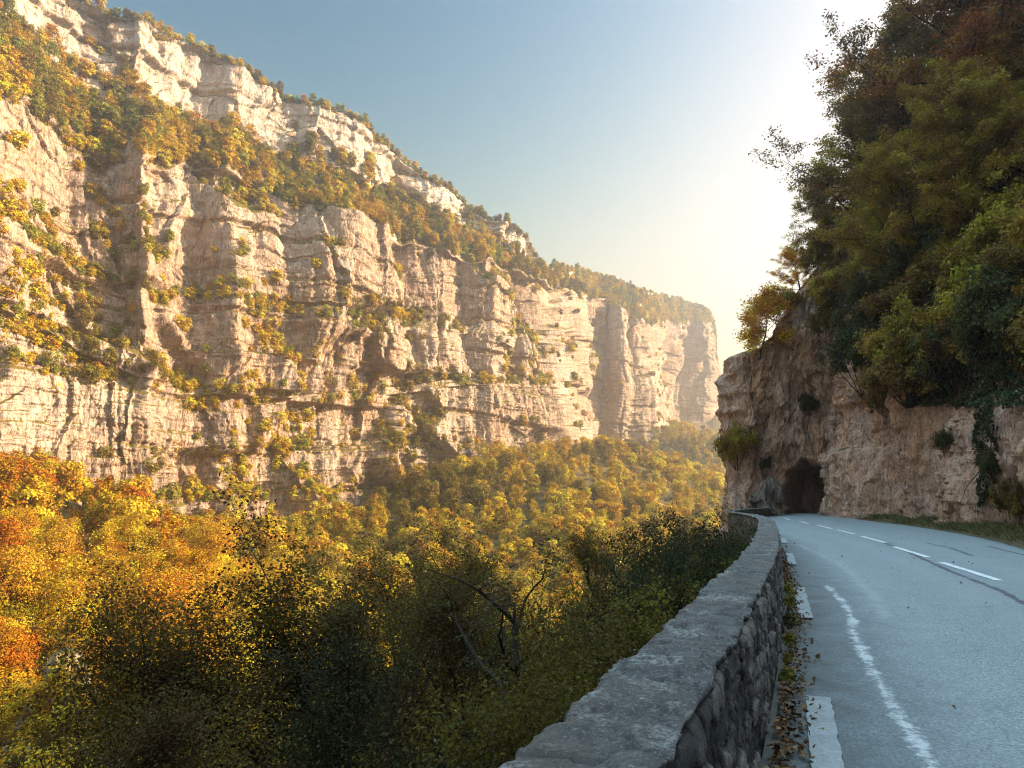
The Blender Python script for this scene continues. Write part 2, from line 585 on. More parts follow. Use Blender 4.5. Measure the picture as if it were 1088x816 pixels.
# far gorge cliff: columns (px, plan range, rows of y: rim, foot of upper band, lip of main wall, foot of main wall)
CL = [(-420, 262, -300, -190, -60, 430), (-250, 246, -225, -120, 0, 440), (-100, 240, -120, -50, 55, 455), (0, 244, -50, 8, 100, 478),
      (60, 250, -22, 45, 128, 500), (100, 254, -8, 72, 150, 520), (150, 258, 14, 95, 166, 540), (200, 268, 40, 114, 162, 548), (250, 278, 72, 132, 180, 545),
      (300, 288, 106, 154, 206, 535), (350, 300, 126, 172, 226, 520), (400, 316, 156, 192, 236, 505), (440, 330, 176, 205, 248, 490),
      (500, 355, 222, 238, 272, 466), (560, 384, 250, 268, 288, 466), (592, 402, 272, 284, 296, 464), (606, 412, 283, 290, 302, 462),
      (616, 590, 290, 294, 312, 470), (632, 640, 293, 297, 318, 476), (655, 640, 299, 304, 330, 478), (684, 655, 309, 314, 340, 460),
      (697, 668, 312, 317, 342, 452), (706, 880, 315, 320, 343, 446), (725, 930, 320, 325, 343, 442), (750, 960, 330, 333, 340, 436),
      (757, 970, 338, 341, 350, 434), (762, 1020, 395, 398, 402, 436), (770, 1100, 425, 428, 432, 440), (782, 1300, 440, 443, 446, 450)]
# headlands (-) and recesses (+) of the near wall, in metres of plan range by column
WIGGLE = [(-200, 0), (-60, -4), (-15, -5), (30, 8), (70, 16), (120, 17), (142, 3), (153, -10), (168, 6), (205, 14), (230, -2), (245, -11), (262, 4), (300, 10), (335, -2), (355, -11),
          (372, 6), (396, -6), (412, -12), (430, 9), (460, 4), (478, -12), (492, 9), (512, -4), (526, -12), (541, 7), (570, -8), (604, -2), (616, 0), (640, 8), (660, -6), (672, 10), (690, -8), (705, 0), (730, 10), (757, 0)]


def cliff_rows(c):
    px, r, yr, yu, ym, yb = c
    yb += float(np.interp(px, [0, 350, 560, 700, 757], [30, 30, 20, 10, 4]))       # the trees stand in front of the foot
    yu += float(np.interp(px, [0, 100, 440, 560, 600], [14, 18, 16, 8, 0])); ym += float(np.interp(px, [0, 440, 600], [8, 8, 0]))
    far = r / 300.0
    k = 1.0 if px < 612 else 0.8
    P = []
    nose = 30.0 * math.exp(-((px - 606) / 55.0) ** 2) * (px < 612) + 14.0 * math.exp(-((px - 697) / 30.0) ** 2) * (612 < px < 700)
    def add(fr, rr):                # fr: 0 lip of main wall .. 1 foot; the end of the wall leans back
        P.append(at_range(px - nose * (1 - fr), ym + (yb - ym) * fr, rr))
    b = at_range(px, yb, r)
    P.append(b + np.array([0, 0, -16.0]))
    P.append(b)
    add(0.80, r + 1.5)
    add(0.62, r + 3.0)
    add(0.58, r + 6.5 * k)
    add(0.36, r + 8.0 * k)
    add(0.31, r + 12.5 * k)
    add(0.0, r + 15 * k)
    P.append(at_range(px - nose, yu, r + 15 * k + 26 * far ** 0.5))
    P.append(at_range(px - nose * 0.8, yr, r + 18 * k + 30 * far ** 0.5))
    top = P[-1]
    back = top * (1 + 60.0 / r); back[2] = top[2] + 3
    P.append(back)
    far_b = top * (1 + 260.0 / r); far_b[2] = top[2] - 6
    P.append(far_b)
    return np.array(P)


CG = np.array([cliff_rows(c) for c in CL])           # (columns, rows, 3)
CPX = np.array([c[0] for c in CL], float)
BASE_POLY = [(p[1][0], p[1][1], p[1][2]) for p in CG]

# road frame polylines
WALL = [(-14, -0.34), (0, -0.34), (11, -0.34), (18, -0.62), (25, -1.1), (31.4, -1.95), (36.4, -2.9), (42, -3.45), (50, -3.35), (58, -2.6), (63.5, -1.75)]
REDGE = [(-14, 5.4), (0, 5.4), (20, 5.7), (33, 6.0), (43, 5.0), (52, 3.4), (60, 2.5), (66, 2.2), (86, 4.5)]
LEDGE = WALL[:-1] + [(62.5, -1.85), (66, -1.6), (86, 0.6)]
HILLB = [(-30, 10.5), (0, 10.0), (20, 9.2), (37, 8.3), (46, 7.3), (51, 5.5), (58.5, 2.9), (65, 2.3)]


def cubic(poly, s):
    """monotone-ish smooth interpolation of lateral offset over s"""
    p = np.array(poly, float)
    x, y = p[:, 0], p[:, 1]
    m = np.gradient(y, x)
    i = np.clip(np.searchsorted(x, s) - 1, 0, len(x) - 2)
    h = x[i + 1] - x[i]; t = np.clip((s - x[i]) / h, 0, 1)
    return ((2 * t**3 - 3 * t**2 + 1) * y[i] + (t**3 - 2 * t**2 + t) * h * m[i] + (-2 * t**3 + 3 * t**2) * y[i + 1] + (t**3 - t**2) * h * m[i + 1])


def slz(lst):
    return [(*sl(s, l), z) for s, l, z in lst]


VALLEY = slz([(-90, -48, -40), (0, -50, -39), (40, -52, -38), (80, -58, -38), (120, -58, -38), (170, -42, -38), (230, -10, -38), (320, 25, -36),
              (450, 70, -34), (650, 130, -30), (1000, 250, -30), (2500, 700, -30)])
RIGHTSIDE = slz([(-90, -1.0, -1.2), (0, -1.0, -1.2), (11, -1.0, -1.2), (25, -1.8, -1.3), (37, -3.6, -1.5), (46, -4.3, -1.6), (60, -3.8, -2.5), (63, -7, -9), (75, -9, -16),
                 (92, -7, -20), (115, 6, -20), (135, 30, -18), (150, 80, -10), (250, 160, 10), (450, 260, 40), (900, 450, 60), (2500, 1100, 60)])


def ground_z(x, y, detail=True):
    dv, zv, sv = seg_dist(x, y, VALLEY)
    dc, zc, scd = seg_dist(x, y, BASE_POLY)
    dr, zr, sr = seg_dist(x, y, RIGHTSIDE)
    fl = dv / (dv + dc + 1e-6)
    zl = zv + (zc - zv) * (0.25 * fl + 0.75 * smooth01(fl) ** 0.9)
    fr = dv / (dv + dr + 1e-6)
    zr_ = zv + (zr - zv) * (0.45 * fr + 0.55 * fr ** 3.0)
    z = np.where(sv > 0, zr_, zl)
    z = np.where((sr > 0), zr - 0.1, z)
    z = np.where(scd < 0, zc - 8, z)                 # behind the cliff line
    if detail:
        w = smooth01(np.minimum(dr, dv + 6) / 12) * (sr <= 0)
        z = z + w * (2.6 * fbm(x / 26, y / 26, seed=3, octv=4) + 0.5 * fbm(x / 4, y / 4, seed=8, octv=3))
    return z


def zat(x, y):
    return float(ground_z(np.array([x], float), np.array([y], float))[0])


# ------------------------------------------------------------------ ground sheet
def build_ground():
    az = np.linspace(-math.pi, math.pi, 721)
    rad = np.concatenate([[0.3], np.geomspace(1.2, 700, 230), np.geomspace(760, 4200, 14)])
    A, R_ = np.meshgrid(az, rad, indexing='ij')
    x, y = np.sin(A) * R_, np.cos(A) * R_
    z = ground_z(x, y)
    me = np_mesh('ground', np.stack([x, y, z], -1), grid_quads(len(az), len(rad), flip=True), mats=[GROUND])
    o = obj('ground', me)
    tag(o, 'forest floor of the gorge below the road and cliffs', kind='structure')
    return me


GMESH = build_ground()


# ------------------------------------------------------------------ the sunlit gorge cliff
def lin_resample(G, src, dst):
    out = np.zeros((len(dst),) + G.shape[1:])
    for r in range(G.shape[1]):
        for k in range(3):
            out[:, r, k] = np.interp(dst, src, G[:, r, k])
    return out


def blur_u(G, n):
    k = np.hanning(2 * n + 3)[1:-1]; k /= k.sum()
    P = np.concatenate([np.repeat(G[:1], n, 0), G, np.repeat(G[-1:], n, 0)], 0)
    out = np.zeros_like(G)
    for i, w in enumerate(k):
        out += w * P[i:i + len(G)]
    return out


def build_cliff():
    px = np.concatenate([np.linspace(-420, -60, 160, endpoint=False), np.linspace(-60, 782, 1130)])
    G = lin_resample(CG, CPX, px)
    wg = np.interp(px, [w_[0] for w_ in WIGGLE], [w_[1] for w_ in WIGGLE]) * 0.5
    rw = np.hypot(G[:, :, 0], G[:, :, 1])
    kw = np.array([0, 0.15, 0.2, 0.35, 0.45, 0.9, 1, 1, 0.35, 0.5, 0.2, 0])
    G[:, :, :2] *= (1 + wg[:, None] * kw[None] / rw)[:, :, None]
    G = blur_u(G, 4)
    nr = G.shape[1]
    counts = [14, 86, 76, 22, 92, 26, 110, 84, 70, 14, 8]
    v = np.concatenate([np.linspace(i, i + 1, c, endpoint=False) for i, c in enumerate(counts)] + [[nr - 1]])
    B = np.zeros((len(px), len(v), 3))
    for k in range(3):
        i0 = np.minimum(v.astype(int), nr - 2); t = v - i0
        B[:, :, k] = G[:, i0, k] * (1 - t) + G[:, i0 + 1, k] * t
    # soften profile corners slightly
    kk = np.array([1, 2, 3, 2, 1.0]); kk /= kk.sum()
    Bp = np.concatenate([B[:, :1], B[:, :1], B, B[:, -1:], B[:, -1:]], 1)
    B = sum(kk[i] * Bp[:, i:i + B.shape[1]] for i in range(5))
    mid = G[:, 1]
    arc = np.concatenate([[0], np.cumsum(np.hypot(np.diff(mid[:, 0]), np.diff(mid[:, 1])))])
    a = np.repeat(arc[:, None], len(v), 1)
    z = B[:, :, 2]
    # outward (towards the gorge) plan normal, smoothed
    tx, ty = np.gradient(blur_u(G[:, 1:2, :], 30)[:, 0, 0]), np.gradient(blur_u(G[:, 1:2, :], 30)[:, 0, 1])
    tl = np.hypot(tx, ty) + 1e-9
    nx, ny = ty / tl, -tx / tl
    # steepness of the base profile
    dz = np.gradient(B[:, :, 2], axis=1); dh = np.hypot(np.gradient(B[:, :, 0], axis=1), np.gradient(B[:, :, 1], axis=1))
    st = smooth01((dz / (dh + 1e-6) - 0.5) / 1.6)
    st = np.where(v[None, :] > 9.0, 0, st)
    row_in = smooth01((v[None, :] - 0.3) / 1.0)
    wz = z + 5 * fbm(a / 90, z / 200, seed=41, octv=2) - 0.02 * a
    ax = a + 5 * fbm(a / 30, z / 30, seed=43, octv=3)
    d = np.zeros_like(z)
    up_ = 0.4 + 0.6 * smooth01((v[None, :] - 2.5) / 3.0)
    d += 32.0 * up_ * (np.abs(fbm(ax / 62, z / 230, seed=51, octv=2)) - 0.2)
    d += 10.0 * up_ * (np.abs(fbm(ax / 22, z / 85, seed=52, octv=2)) - 0.2)
    d += 3.4 * (np.abs(fbm(ax / 8.0, z / 55, seed=53, octv=2)) - 0.2)
    d += 0.7 * (np.abs(fbm(ax / 2.6, z / 10, seed=54, octv=3)) - 0.2)
    # beds: each layer sticks out or is eaten back by its own amount along the wall
    for th, amp, sd in ((17.0, 2.4, 61), (6.5, 0.8, 62), (2.3, 0.42, 63), (1.0, 0.2, 64)):
        q = wz / th + 0.35 * fbm(a / (th * 4), z / (th * 6), seed=sd + 20, octv=2)
        i0 = np.floor(q); t = q - i0
        h0 = fbm(a / (th * 4.5), i0 * 7.31, seed=sd, octv=2); h1 = fbm(a / (th * 4.5), (i0 + 1) * 7.31, seed=sd, octv=2)
        d += amp * (1.5 - up_ * 0.5) * (h0 + (h1 - h0) * smooth01((t - 0.93) / 0.07)) * 1.4
        d -= amp * 0.35 * np.exp(-((t - 0.9) / 0.05) ** 2) * smooth01(fbm(a / (th * 2.5), i0 * 3.1, seed=sd + 40, octv=2) * 3 + (0.9 if th > 10 else 0)) * (1.6 if th > 10 else 1.2)
    qx = ax + 1.2 * fbm(a / 4, z / 4, seed=66, octv=3); qz = wz + 1.2 * fbm(a / 4, z / 4, seed=67, octv=3)
    d += 2.8 * facets(qx / 12, qz / 28, 201) + 0.75 * facets(qx / 3.8, qz / 10, 202) + 0.3 * facets(qx / 1.6, qz / 3.2, 203)
    # big alcoves
    al = fbm(a / 48, z / 30, seed=71, octv=2)
    d -= 7.0 * smooth01((al - 0.25) / 0.12)
    d += 0.35 * fbm(a / 1.3, z / 1.3, seed=81, octv=3)
    disp = d * (0.12 + 0.88 * st) * row_in
    disp = np.where(v[None, :] >= 9.6, 0, disp)
    X = B[:, :, 0] + nx[:, None] * disp
    Y = B[:, :, 1] + ny[:, None] * disp
    Z = z + (1 - st) * row_in * 1.4 * fbm(a / 9, v[None, :] * 3 + 0 * a, seed=91, octv=3) + 0.25 * st * fbm(a / 2, z / 2, seed=92, octv=2)
    # ragged skyline and ragged lip of the main wall
    Z += 5.0 * fbm(a / 20, 0 * a, seed=93, octv=4) * np.exp(-((v[None, :] - 9) / 0.8) ** 2)
    Z += 6.0 * fbm(a / 17, 0 * a, seed=94, octv=4) * np.exp(-((v[None, :] - 7) / 0.9) ** 2)
    V = np.stack([X, Y, Z], -1)
    me = np_mesh('gorge_cliff', V, grid_quads(len(px), len(v)), mats=[ROCK], attrs={'pale': (smooth01((v[None, :] - 7.9) / 0.3) + 0 * a) * 0.55 + 0.25 * smooth01(fbm(a / 35, z / 35, seed=97, octv=3) * 3)})
    o = obj('cliff', me)
    tag(o, 'long sunlit limestone cliff in two tiers across the gorge', kind='structure')
    return V, v, px, me


CV, CVv, CVpx, CLIFFMESH = build_cliff()


# ------------------------------------------------------------------ roadside hill with the tunnel
# columns: (s, lat, inward s, inward lat, z foot, face height, setback at lip, slope-mid (set, z), crest (set, z))
HC = [(-34, 10.5, 0, 1, -0.4, 6.0, 1.2, 9, 17, 20, 30), (-10, 10.2, 0, 1, -0.4, 6.0, 1.2, 9, 17, 20, 30), (10, 9.7, 0, 1, -0.4, 6.0, 1.2, 9, 18, 20, 32),
      (25, 8.9, 0, 1, -0.4, 5.6, 1.0, 8.5, 19, 20, 36), (37, 8.3, .05, 1, -0.4, 6.2, 1.0, 8, 20, 19, 38), (46, 7.2, .25, 1, -0.4, 7.0, 1.2, 7, 21, 18, 40),
      (52, 5.2, .4, .95, -0.4, 9.0, 1.4, 6, 23, 16, 42), (58, 3.1, .4, .95, -0.4, 12.5, 1.8, 6, 26, 15, 43), (63.5, 2.75, .5, .9, -0.4, 17, 2.2, 6, 26.5, 15, 41),
      (66.2, 2.3, .9, .5, -0.4, 19, 2.6, 6, 24.5, 16, 34), (66.6, .3, 1, .3, -0.4, 19.5, 2.2, 7, 22.5, 18, 29), (66.2, -1.75, 1, .3, -0.6, 17, 1.8, 7, 20, 18, 26),
      (65.2, -2.9, .95, .4, -4, 18.3, 1.2, 6, 17, 17, 25), (64.2, -3.9, .85, .6, -11, 24, 0.6, 5, 15.5, 16, 24), (65.0, -5.0, .5, .9, -17, 30, -0.3, 5, 15, 15, 23),
      (70, -5.2, .1, 1, -20, 33, .5, 5, 15.5, 14, 22), (80, -4.6, 0, 1, -22, 35, 1, 6, 17, 16, 22), (95, -2, -.3, 1, -22, 34, 2, 7, 17, 18, 22),
      (112, 8, -.6, .8, -20, 30, 3, 8, 15, 20, 20), (128, 30, -.8, .6, -18, 25, 3, 10, 12, 22, 18), (140, 75, -1, .3, -12, 20, 4, 12, 12, 24, 18)]


def build_hill():
    rows = []
    for (s, l, i_s, i_l, zf, fh, st1, st2, z2, st3, z3) in HC:
        n = math.hypot(i_s, i_l); i_s /= n; i_l /= n
        def pt(k, z):
            return np.array([s + i_s * k, l + i_l * k, z])
        R_ = [pt(0.0, zf - 3.5), pt(0.0, zf), pt(0.1 * st1, zf + fh * 0.45), pt(st1 * 0.35, zf + fh * 0.8), pt(st1, zf + fh), pt(st2, z2), pt(st3, z3), pt(st3 + 14, z3 + 1), pt(st3 + 60, z3 - 14)]
        rows.append(np.array(R_))
    G0 = np.array(rows)
    seg = np.hypot(np.diff(G0[:, 1, 0]), np.diff(G0[:, 1, 1]))
    c0 = np.concatenate([[0], np.cumsum(seg)])
    # sampling: finer where it is seen
    dens = [0.5, 0.3, 0.16, 0.11, 0.10, 0.085, 0.08, 0.075, 0.05, 0.035, 0.035, 0.05, 0.06, 0.06, 0.1, 0.25, 0.4, 0.7, 1.2, 2.0]
    cs = np.concatenate([np.linspace(c0[i], c0[i + 1], max(3, int(seg[i] / dens[i])), endpoint=False) for i in range(len(seg))] + [[c0[-1]]])
    G = lin_resample(G0, c0, cs)
    w = 26
    Gs = blur_u(G, 9)
    for r_ in range(G.shape[1]):
        G[:, r_] = Gs[:, r_]
    counts = [10, 78, 60, 40, 70, 55, 14, 10]
    nr = G.shape[1]
    v = np.concatenate([np.linspace(i, i + 1, c, endpoint=False) for i, c in enumerate(counts)] + [[nr - 1]])
    B = np.zeros((len(cs), len(v), 3))
    i0 = np.minimum(v.astype(int), nr - 2); t = v - i0
    for k in range(3):
        B[:, :, k] = G[:, i0, k] * (1 - t) + G[:, i0 + 1, k] * t
    a = np.repeat(cs[:, None], len(v), 1); z = B[:, :, 2]
    tg = blur_u(G[:, 1:2], 40)[:, 0]
    ts, tl = np.gradient(tg[:, 0]), np.gradient(tg[:, 1])
    ln = np.hypot(ts, tl) + 1e-9
    ns, nl = -(-tl / ln), -(ts / ln)                       # outward: left of travel (towards the road)
    ns, nl = tl / ln * 1.0, -ts / ln
    face = np.clip(1 - smooth01((v - 4.0) / 0.8), 0, 1)[None, :] + 0 * a
    nose = smooth01((a - c0[10]) / 6)                      # stronger relief on the headland
    ax = a + 0.8 * fbm(a / 4, z / 4, seed=143, octv=3)
    d = 2.6 * (np.abs(fbm(ax / 6.5, z / 16, seed=151, octv=2)) - 0.2) * (1 + 0.6 * nose)
    d += 0.9 * (np.abs(fbm(ax / 2.4, z / 6, seed=152, octv=3)) - 0.2)
    d += 0.35 * (np.abs(fbm(ax / 0.9, z / 2.2, seed=153, octv=3)) - 0.2)
    d += 0.10 * fbm(ax / 0.35, z / 0.6, seed=154, octv=3)
    for th, amp, sd in ((3.4, 0.35, 161), (1.2, 0.16, 162)):
        q = (z - 0.08 * a) / th + 0.5 * fbm(a / (th * 3), z / (th * 5), seed=sd + 20, octv=2)
        f0 = np.floor(q); tt = q - f0
        h0 = fbm(a / (th * 2.5), f0 * 7.31, seed=sd, octv=2); h1 = fbm(a / (th * 2.5), (f0 + 1) * 7.31, seed=sd, octv=2)
        d += amp * (h0 + (h1 - h0) * smooth01((tt - 0.85) / 0.15)) * 1.5 * (1 + 0.5 * nose)
    qx = a + 0.25 * fbm(a / 0.9, z / 0.9, seed=166, octv=3); qz = z + 0.25 * fbm(a / 0.9, z / 0.9, seed=167, octv=3)
    d += 0.6 * facets(qx / 2.4, qz / 5.5, 211) + 0.36 * facets(qx / 0.9, qz / 2.0, 212) + 0.16 * facets(qx / 0.36, qz / 0.7, 213)
    slope_d = 1.3 * fbm(a / 6, z / 6, seed=171, octv=4)
    d = d * face + slope_d * (1 - face)
    # tunnel: push the face in through an arch
    cx = cs[np.argmin(np.abs(G[:, 1, 1] - 0.35) + 100 * (np.abs(cs - c0[10]) > 4))]
    xx = a - cx; hh = z + 0.02
    arch_h = 4.4 + 0.5 * fbm(a / 0.9, z / 0.9, seed=181, octv=3)
    halfw = 2.1 + 0.4 * fbm(z / 0.9, a / 2, seed=182, octv=3)
    spring = 2.1
    e_side = halfw - np.abs(xx)
    e_arch = np.where(hh > spring, 1 - np.hypot(xx / halfw, (hh - spring) / (arch_h - spring)), 9.0) * 1.7
    e = np.minimum(e_side, e_arch)
    onf = (z < 6)
    e = np.where(onf, e, -1)
    inside = smooth01(e / 0.55)
    near = smooth01((e + 1.6) / 1.4)
    d = d * (1 - 0.5 * near * onf) - 0.5 * near * (1 - inside) * 0
    depth = 7 * inside ** 1.5
    S = B[:, :, 0] + ns[:, None] * d * (1 - inside)
    Lt = B[:, :, 1] + nl[:, None] * d * (1 - inside)
    rough = 0.35 * fbm(a * 1.2, z * 1.2, depth * 0.5, seed=190, octv=3) * smooth01(inside * 4) * (1 - 0 * a)
    S = S + depth; Lt = Lt + depth * 0.16 + rough
    Z = z + rough * 0.6 * (z > 0.5)
    Z = Z + (1 - face) * 0.6 * fbm(a / 3, v[None, :] * 4, seed=195, octv=3)
    X, Y = sl(S, Lt)
    V = np.stack([X, Y, Z], -1)
    me = np_mesh('roadside_hill', V, grid_quads(len(cs), len(v)), mats=[ROCK_NEAR])
    o = obj('roadside_hill', me)
    tag(o, 'shaded pinkish roadside cliff and steep hill pierced by the rock tunnel', kind='structure')
    return V, v, cs, c0, me, (S, Lt, Z)


HV, HVv, HVc, HC0, HILLMESH, HSL = build_hill()


def bvh_of(V, Q):
    return BVHTree.FromPolygons([tuple(p) for p in V.reshape(-1, 3)[:, :3].tolist()], Q.tolist(), epsilon=0.0)


_step = 3
HB = HV[::_step, ::_step]
HILLBVH = bvh_of(HB, grid_quads(HB.shape[0], HB.shape[1]))
CB = CV[::4, ::4]
CLIFFBVH = bvh_of(CB, grid_quads(CB.shape[0], CB.shape[1]))


def hill_hit(px, py):
    d = Vector(ray(px, py)).normalized()
    h = HILLBVH.ray_cast(Vector((0, 0, CAMZ)), d)
    return h[0], h[1]


# ------------------------------------------------------------------ road
def poly_d(x, y, pts):
    return seg_dist(x, y, [(p[0], p[1], 0) for p in pts])[0]


def asphalt():
    m = NT('worn_asphalt')
    p = m.pos()
    grit = m.noise(p, 95, 3, 0.7)
    agg = m.voro(p, 75, 'F1', 'Color')
    sepr = m.n('ShaderNodeSeparateColor'); m.l(agg, sepr.inputs[0])
    patch = m.noise(p, 0.7, 6, 0.6)
    c = m.mix(patch, (0.15, 0.182, 0.19), (0.235, 0.272, 0.28))
    c = m.mix(m.ramp(sepr.outputs[0], [(0.0, 0.75), (0.32, 0.0), (0.7, 0.0), (1.0, 0.8)]), c, m.mix(m.ramp(sepr.outputs[0], [(0.45, 0.0), (0.5, 1.0)]), (0.045, 0.05, 0.055), (0.36, 0.37, 0.37)))
    c = m.mix(m.ramp(grit, [(0.35, 0.35), (0.6, 0.0)]), c, (0.05, 0.055, 0.06))
    sp_ = m.noise(p, 48, 2, 0.9)
    c = m.mix(m.ramp(sp_, [(0.34, 0.75), (0.47, 0.0)]), c, (0.06, 0.07, 0.075))
    c = m.mix(m.ramp(sp_, [(0.55, 0.0), (0.67, 0.6)]), c, (0.44, 0.46, 0.47))
    # wheel-path polish and margins of grime and painted wall shade are separate fields along the road
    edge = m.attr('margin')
    dirt_shade = m.math('ADD', edge, m.math('MULTIPLY', m.math('SUBTRACT', m.noise(p, 2.2, 6, 0.65), 0.5), 0.9))
    c = m.mix(m.ramp(dirt_shade, [(0.15, 0.0), (0.75, 0.72)]), c, (0.055, 0.066, 0.070))  # grime film; along the wall its shade is painted in too
    c = m.mix(m.ramp(dirt_shade, [(0.72, 0.0), (1.0, 0.7)]), c, (0.055, 0.045, 0.035))
    wear = m.attr('wheel')
    c = m.mix(m.math('MULTIPLY', wear, 0.25), c, (0.24, 0.26, 0.27))
    st = m.attr('streak')
    mm = m.math('SUBTRACT', m.math('ADD', m.math('MULTIPLY', m.noise(p, 2.2, 9, 0.78), 1.9), m.math('SUBTRACT', m.math('MULTIPLY', m.noise(p, 45, 4, 0.7), 0.7), 0.75)), m.math('MULTIPLY', st, 0.40))
    c = m.mix(m.ramp(mm, [(0.36, 0.0), (0.56, 0.85)]), c, (0.44, 0.455, 0.455))
    s2 = m.attr('faint')
    m2 = m.math('SUBTRACT', m.noise(p, 4.0, 8, 0.75), m.math('MULTIPLY', s2, 0.3))
    c = m.mix(m.ramp(m2, [(0.34, 0.0), (0.54, 0.32)]), c, (0.36, 0.38, 0.38))
    se = m.attr('seam')
    ms = m.math('SUBTRACT', m.noise(p, 2.5, 7, 0.7), m.math('MULTIPLY', se, 0.4))
    c = m.mix(m.ramp(ms, [(0.22, 0.0), (0.30, 0.8)]), c, (0.035, 0.037, 0.042))
    # fine cracks
    vd = m.n('ShaderNodeVectorMath', operation='ADD')
    nz = m.n('ShaderNodeTexNoise'); m.l(p, nz.inputs['Vector']); nz.inputs['Scale'].default_value = 1.3; nz.inputs['Detail'].default_value = 5
    m.l(p, vd.inputs[0]); m.l(nz.outputs['Color'], vd.inputs[1])
    ve = m.voro(vd.outputs[0], 0.55, 'DISTANCE_TO_EDGE')
    cr = m.math('MULTIPLY', m.ramp(ve, [(0.0, 1.0), (0.006, 0.0)]), m.ramp(m.noise(p, 0.45, 3), [(0.5, 0.0), (0.58, 0.45)]))
    c = m.mix(cr, c, (0.03, 0.03, 0.033))
    n = m.bump(grit, 0.55, 0.012)
    n = m.bump(m.noise(p, 22, 5, 0.7), 0.35, 0.02, n)
    return m.principled(c, m.math('ADD', 0.52, m.math('MULTIPLY', grit, 0.3)), 0.38, n)


def build_road():
    s = np.concatenate([np.arange(-13, 0, 0.25), np.arange(0, 16, 0.05), np.arange(16, 40, 0.12), np.arange(40, 86, 0.3)])
    n = 110
    w = np.linspace(0, 1, n)
    L = cubic(LEDGE, s); R_ = cubic(REDGE, s)
    lat = L[:, None] + (R_ - L)[:, None] * w[None]
    # ragged outer edge
    rag = 0.10 * fbm(s / 0.8, 0 * s, seed=301, octv=4)
    lat = lat + rag[:, None] * smooth01((w - 0.9) / 0.1)[None]
    S = np.repeat(s[:, None], n, 1)
    x, y = sl(S, lat)
    z = 0.004 * fbm(x / 0.7, y / 0.7, seed=302, octv=3) - 0.02 * (w[None] - 0.5) ** 2 * 4 + 0.02 * 0 - 0.05 * smooth01((w[None] - 0.97) / 0.03)
    pix = lambda pts: [on_z(*p)[:2] for p in pts]
    streak = poly_d(x, y, pix([(878, 621), (891, 634), (902, 648), (906, 660), (905, 670), (916, 689), (931, 718), (949, 751), (975, 788), (994, 816), (1030, 880)])) / 0.10
    faint = poly_d(x, y, pix([(848, 578), (870, 588), (894, 600), (908, 612), (924, 630), (942, 656)])) / 0.25
    seam = np.minimum(poly_d(x, y, pix([(940, 577), (964, 586), (1012, 608), (1060, 626), (1088, 641), (1180, 690)])) / 0.09,
                      poly_d(x, y, pix([(985, 577), (1010, 582), (1032, 590)])) / 0.10)
    seam = np.minimum(seam, poly_d(x, y, pix([(1050, 580), (1075, 586), (1100, 592)])) / 0.10)
    margin = np.maximum(1 - (lat - L[:, None]) / 1.9, 0.9 - (R_[:, None] - lat) / 0.6)  # wide on the wall side to carry the painted shade
    mid = (lat - L[:, None])
    wheel = np.exp(-((mid - 1.35) / 0.35) ** 2) + np.exp(-((mid - 2.75) / 0.3) ** 2) + np.exp(-((mid - 4.4) / 0.4) ** 2)
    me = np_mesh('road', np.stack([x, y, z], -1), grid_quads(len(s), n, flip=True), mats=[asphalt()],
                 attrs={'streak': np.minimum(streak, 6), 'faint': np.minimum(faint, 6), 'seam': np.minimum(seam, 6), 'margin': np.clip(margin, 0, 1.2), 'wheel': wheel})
    o = obj('road', me)
    tag(o, 'two-lane asphalt road curving along the parapet into the tunnel', kind='structure')
    return o


ROAD = build_road()


def paint():
    m = NT('worn_road_paint')
    p = m.pos()
    f = m.math('ADD', m.math('MULTIPLY', m.noise(p, 7, 8, 0.75), 0.6), m.math('MULTIPLY', m.noise(p, 70, 4, 0.7), 0.4))
    c = m.ramp(f, [(0.36, (0.20, 0.215, 0.22)), (0.46, (0.50, 0.51, 0.51)), (0.6, (0.70, 0.71, 0.71))])
    return m.principled(c, 0.6, 0.3, m.bump(m.noise(p, 95, 3), 0.5, 0.01))


def paint_worn():
    m = NT('faded_road_paint')
    p = m.pos()
    f = m.math('ADD', m.math('MULTIPLY', m.noise(p, 5, 8, 0.75), 0.5), m.math('MULTIPLY', m.noise(p, 80, 4, 0.7), 0.5))
    c = m.ramp(f, [(0.38, (0.15, 0.16, 0.17)), (0.5, (0.23, 0.245, 0.25)), (0.64, (0.31, 0.32, 0.325))])
    return m.principled(c, 0.6, 0.3, m.bump(m.noise(p, 95, 3), 0.5, 0.012))


PAINT, PAINTW = paint(), paint_worn()


def dash(p0, p1, width, mat, name):
    a, b = on_z(*p0), on_z(*p1)
    n = 26
    t = np.linspace(0, 1, n)[:, None]
    c = a + (b - a) * t
    d = (b - a)[:2]; d /= np.linalg.norm(d)
    nn = np.array([d[1], -d[0]])
    r = np.random.default_rng(int(p0[0]))
    lw = width / 2 + r.normal(size=n) * 0.004; rw = width / 2 + r.normal(size=n) * 0.004
    k = np.linspace(-1, 1, 5)
    V = []
    for i in range(n):
        for q in k:
            off = nn * q * (lw[i] if q < 0 else rw[i])
            V.append((c[i, 0] + off[0], c[i, 1] + off[1], 0))
    V = np.array(V)
    V[:, 2] = 0.009 + 0.004 * fbm(V[:, 0] / 0.7, V[:, 1] / 0.7, seed=302, octv=3)
    return obj(name, np_mesh(name, V, grid_quads(n, 5), mats=[mat], smooth=True), ROAD)


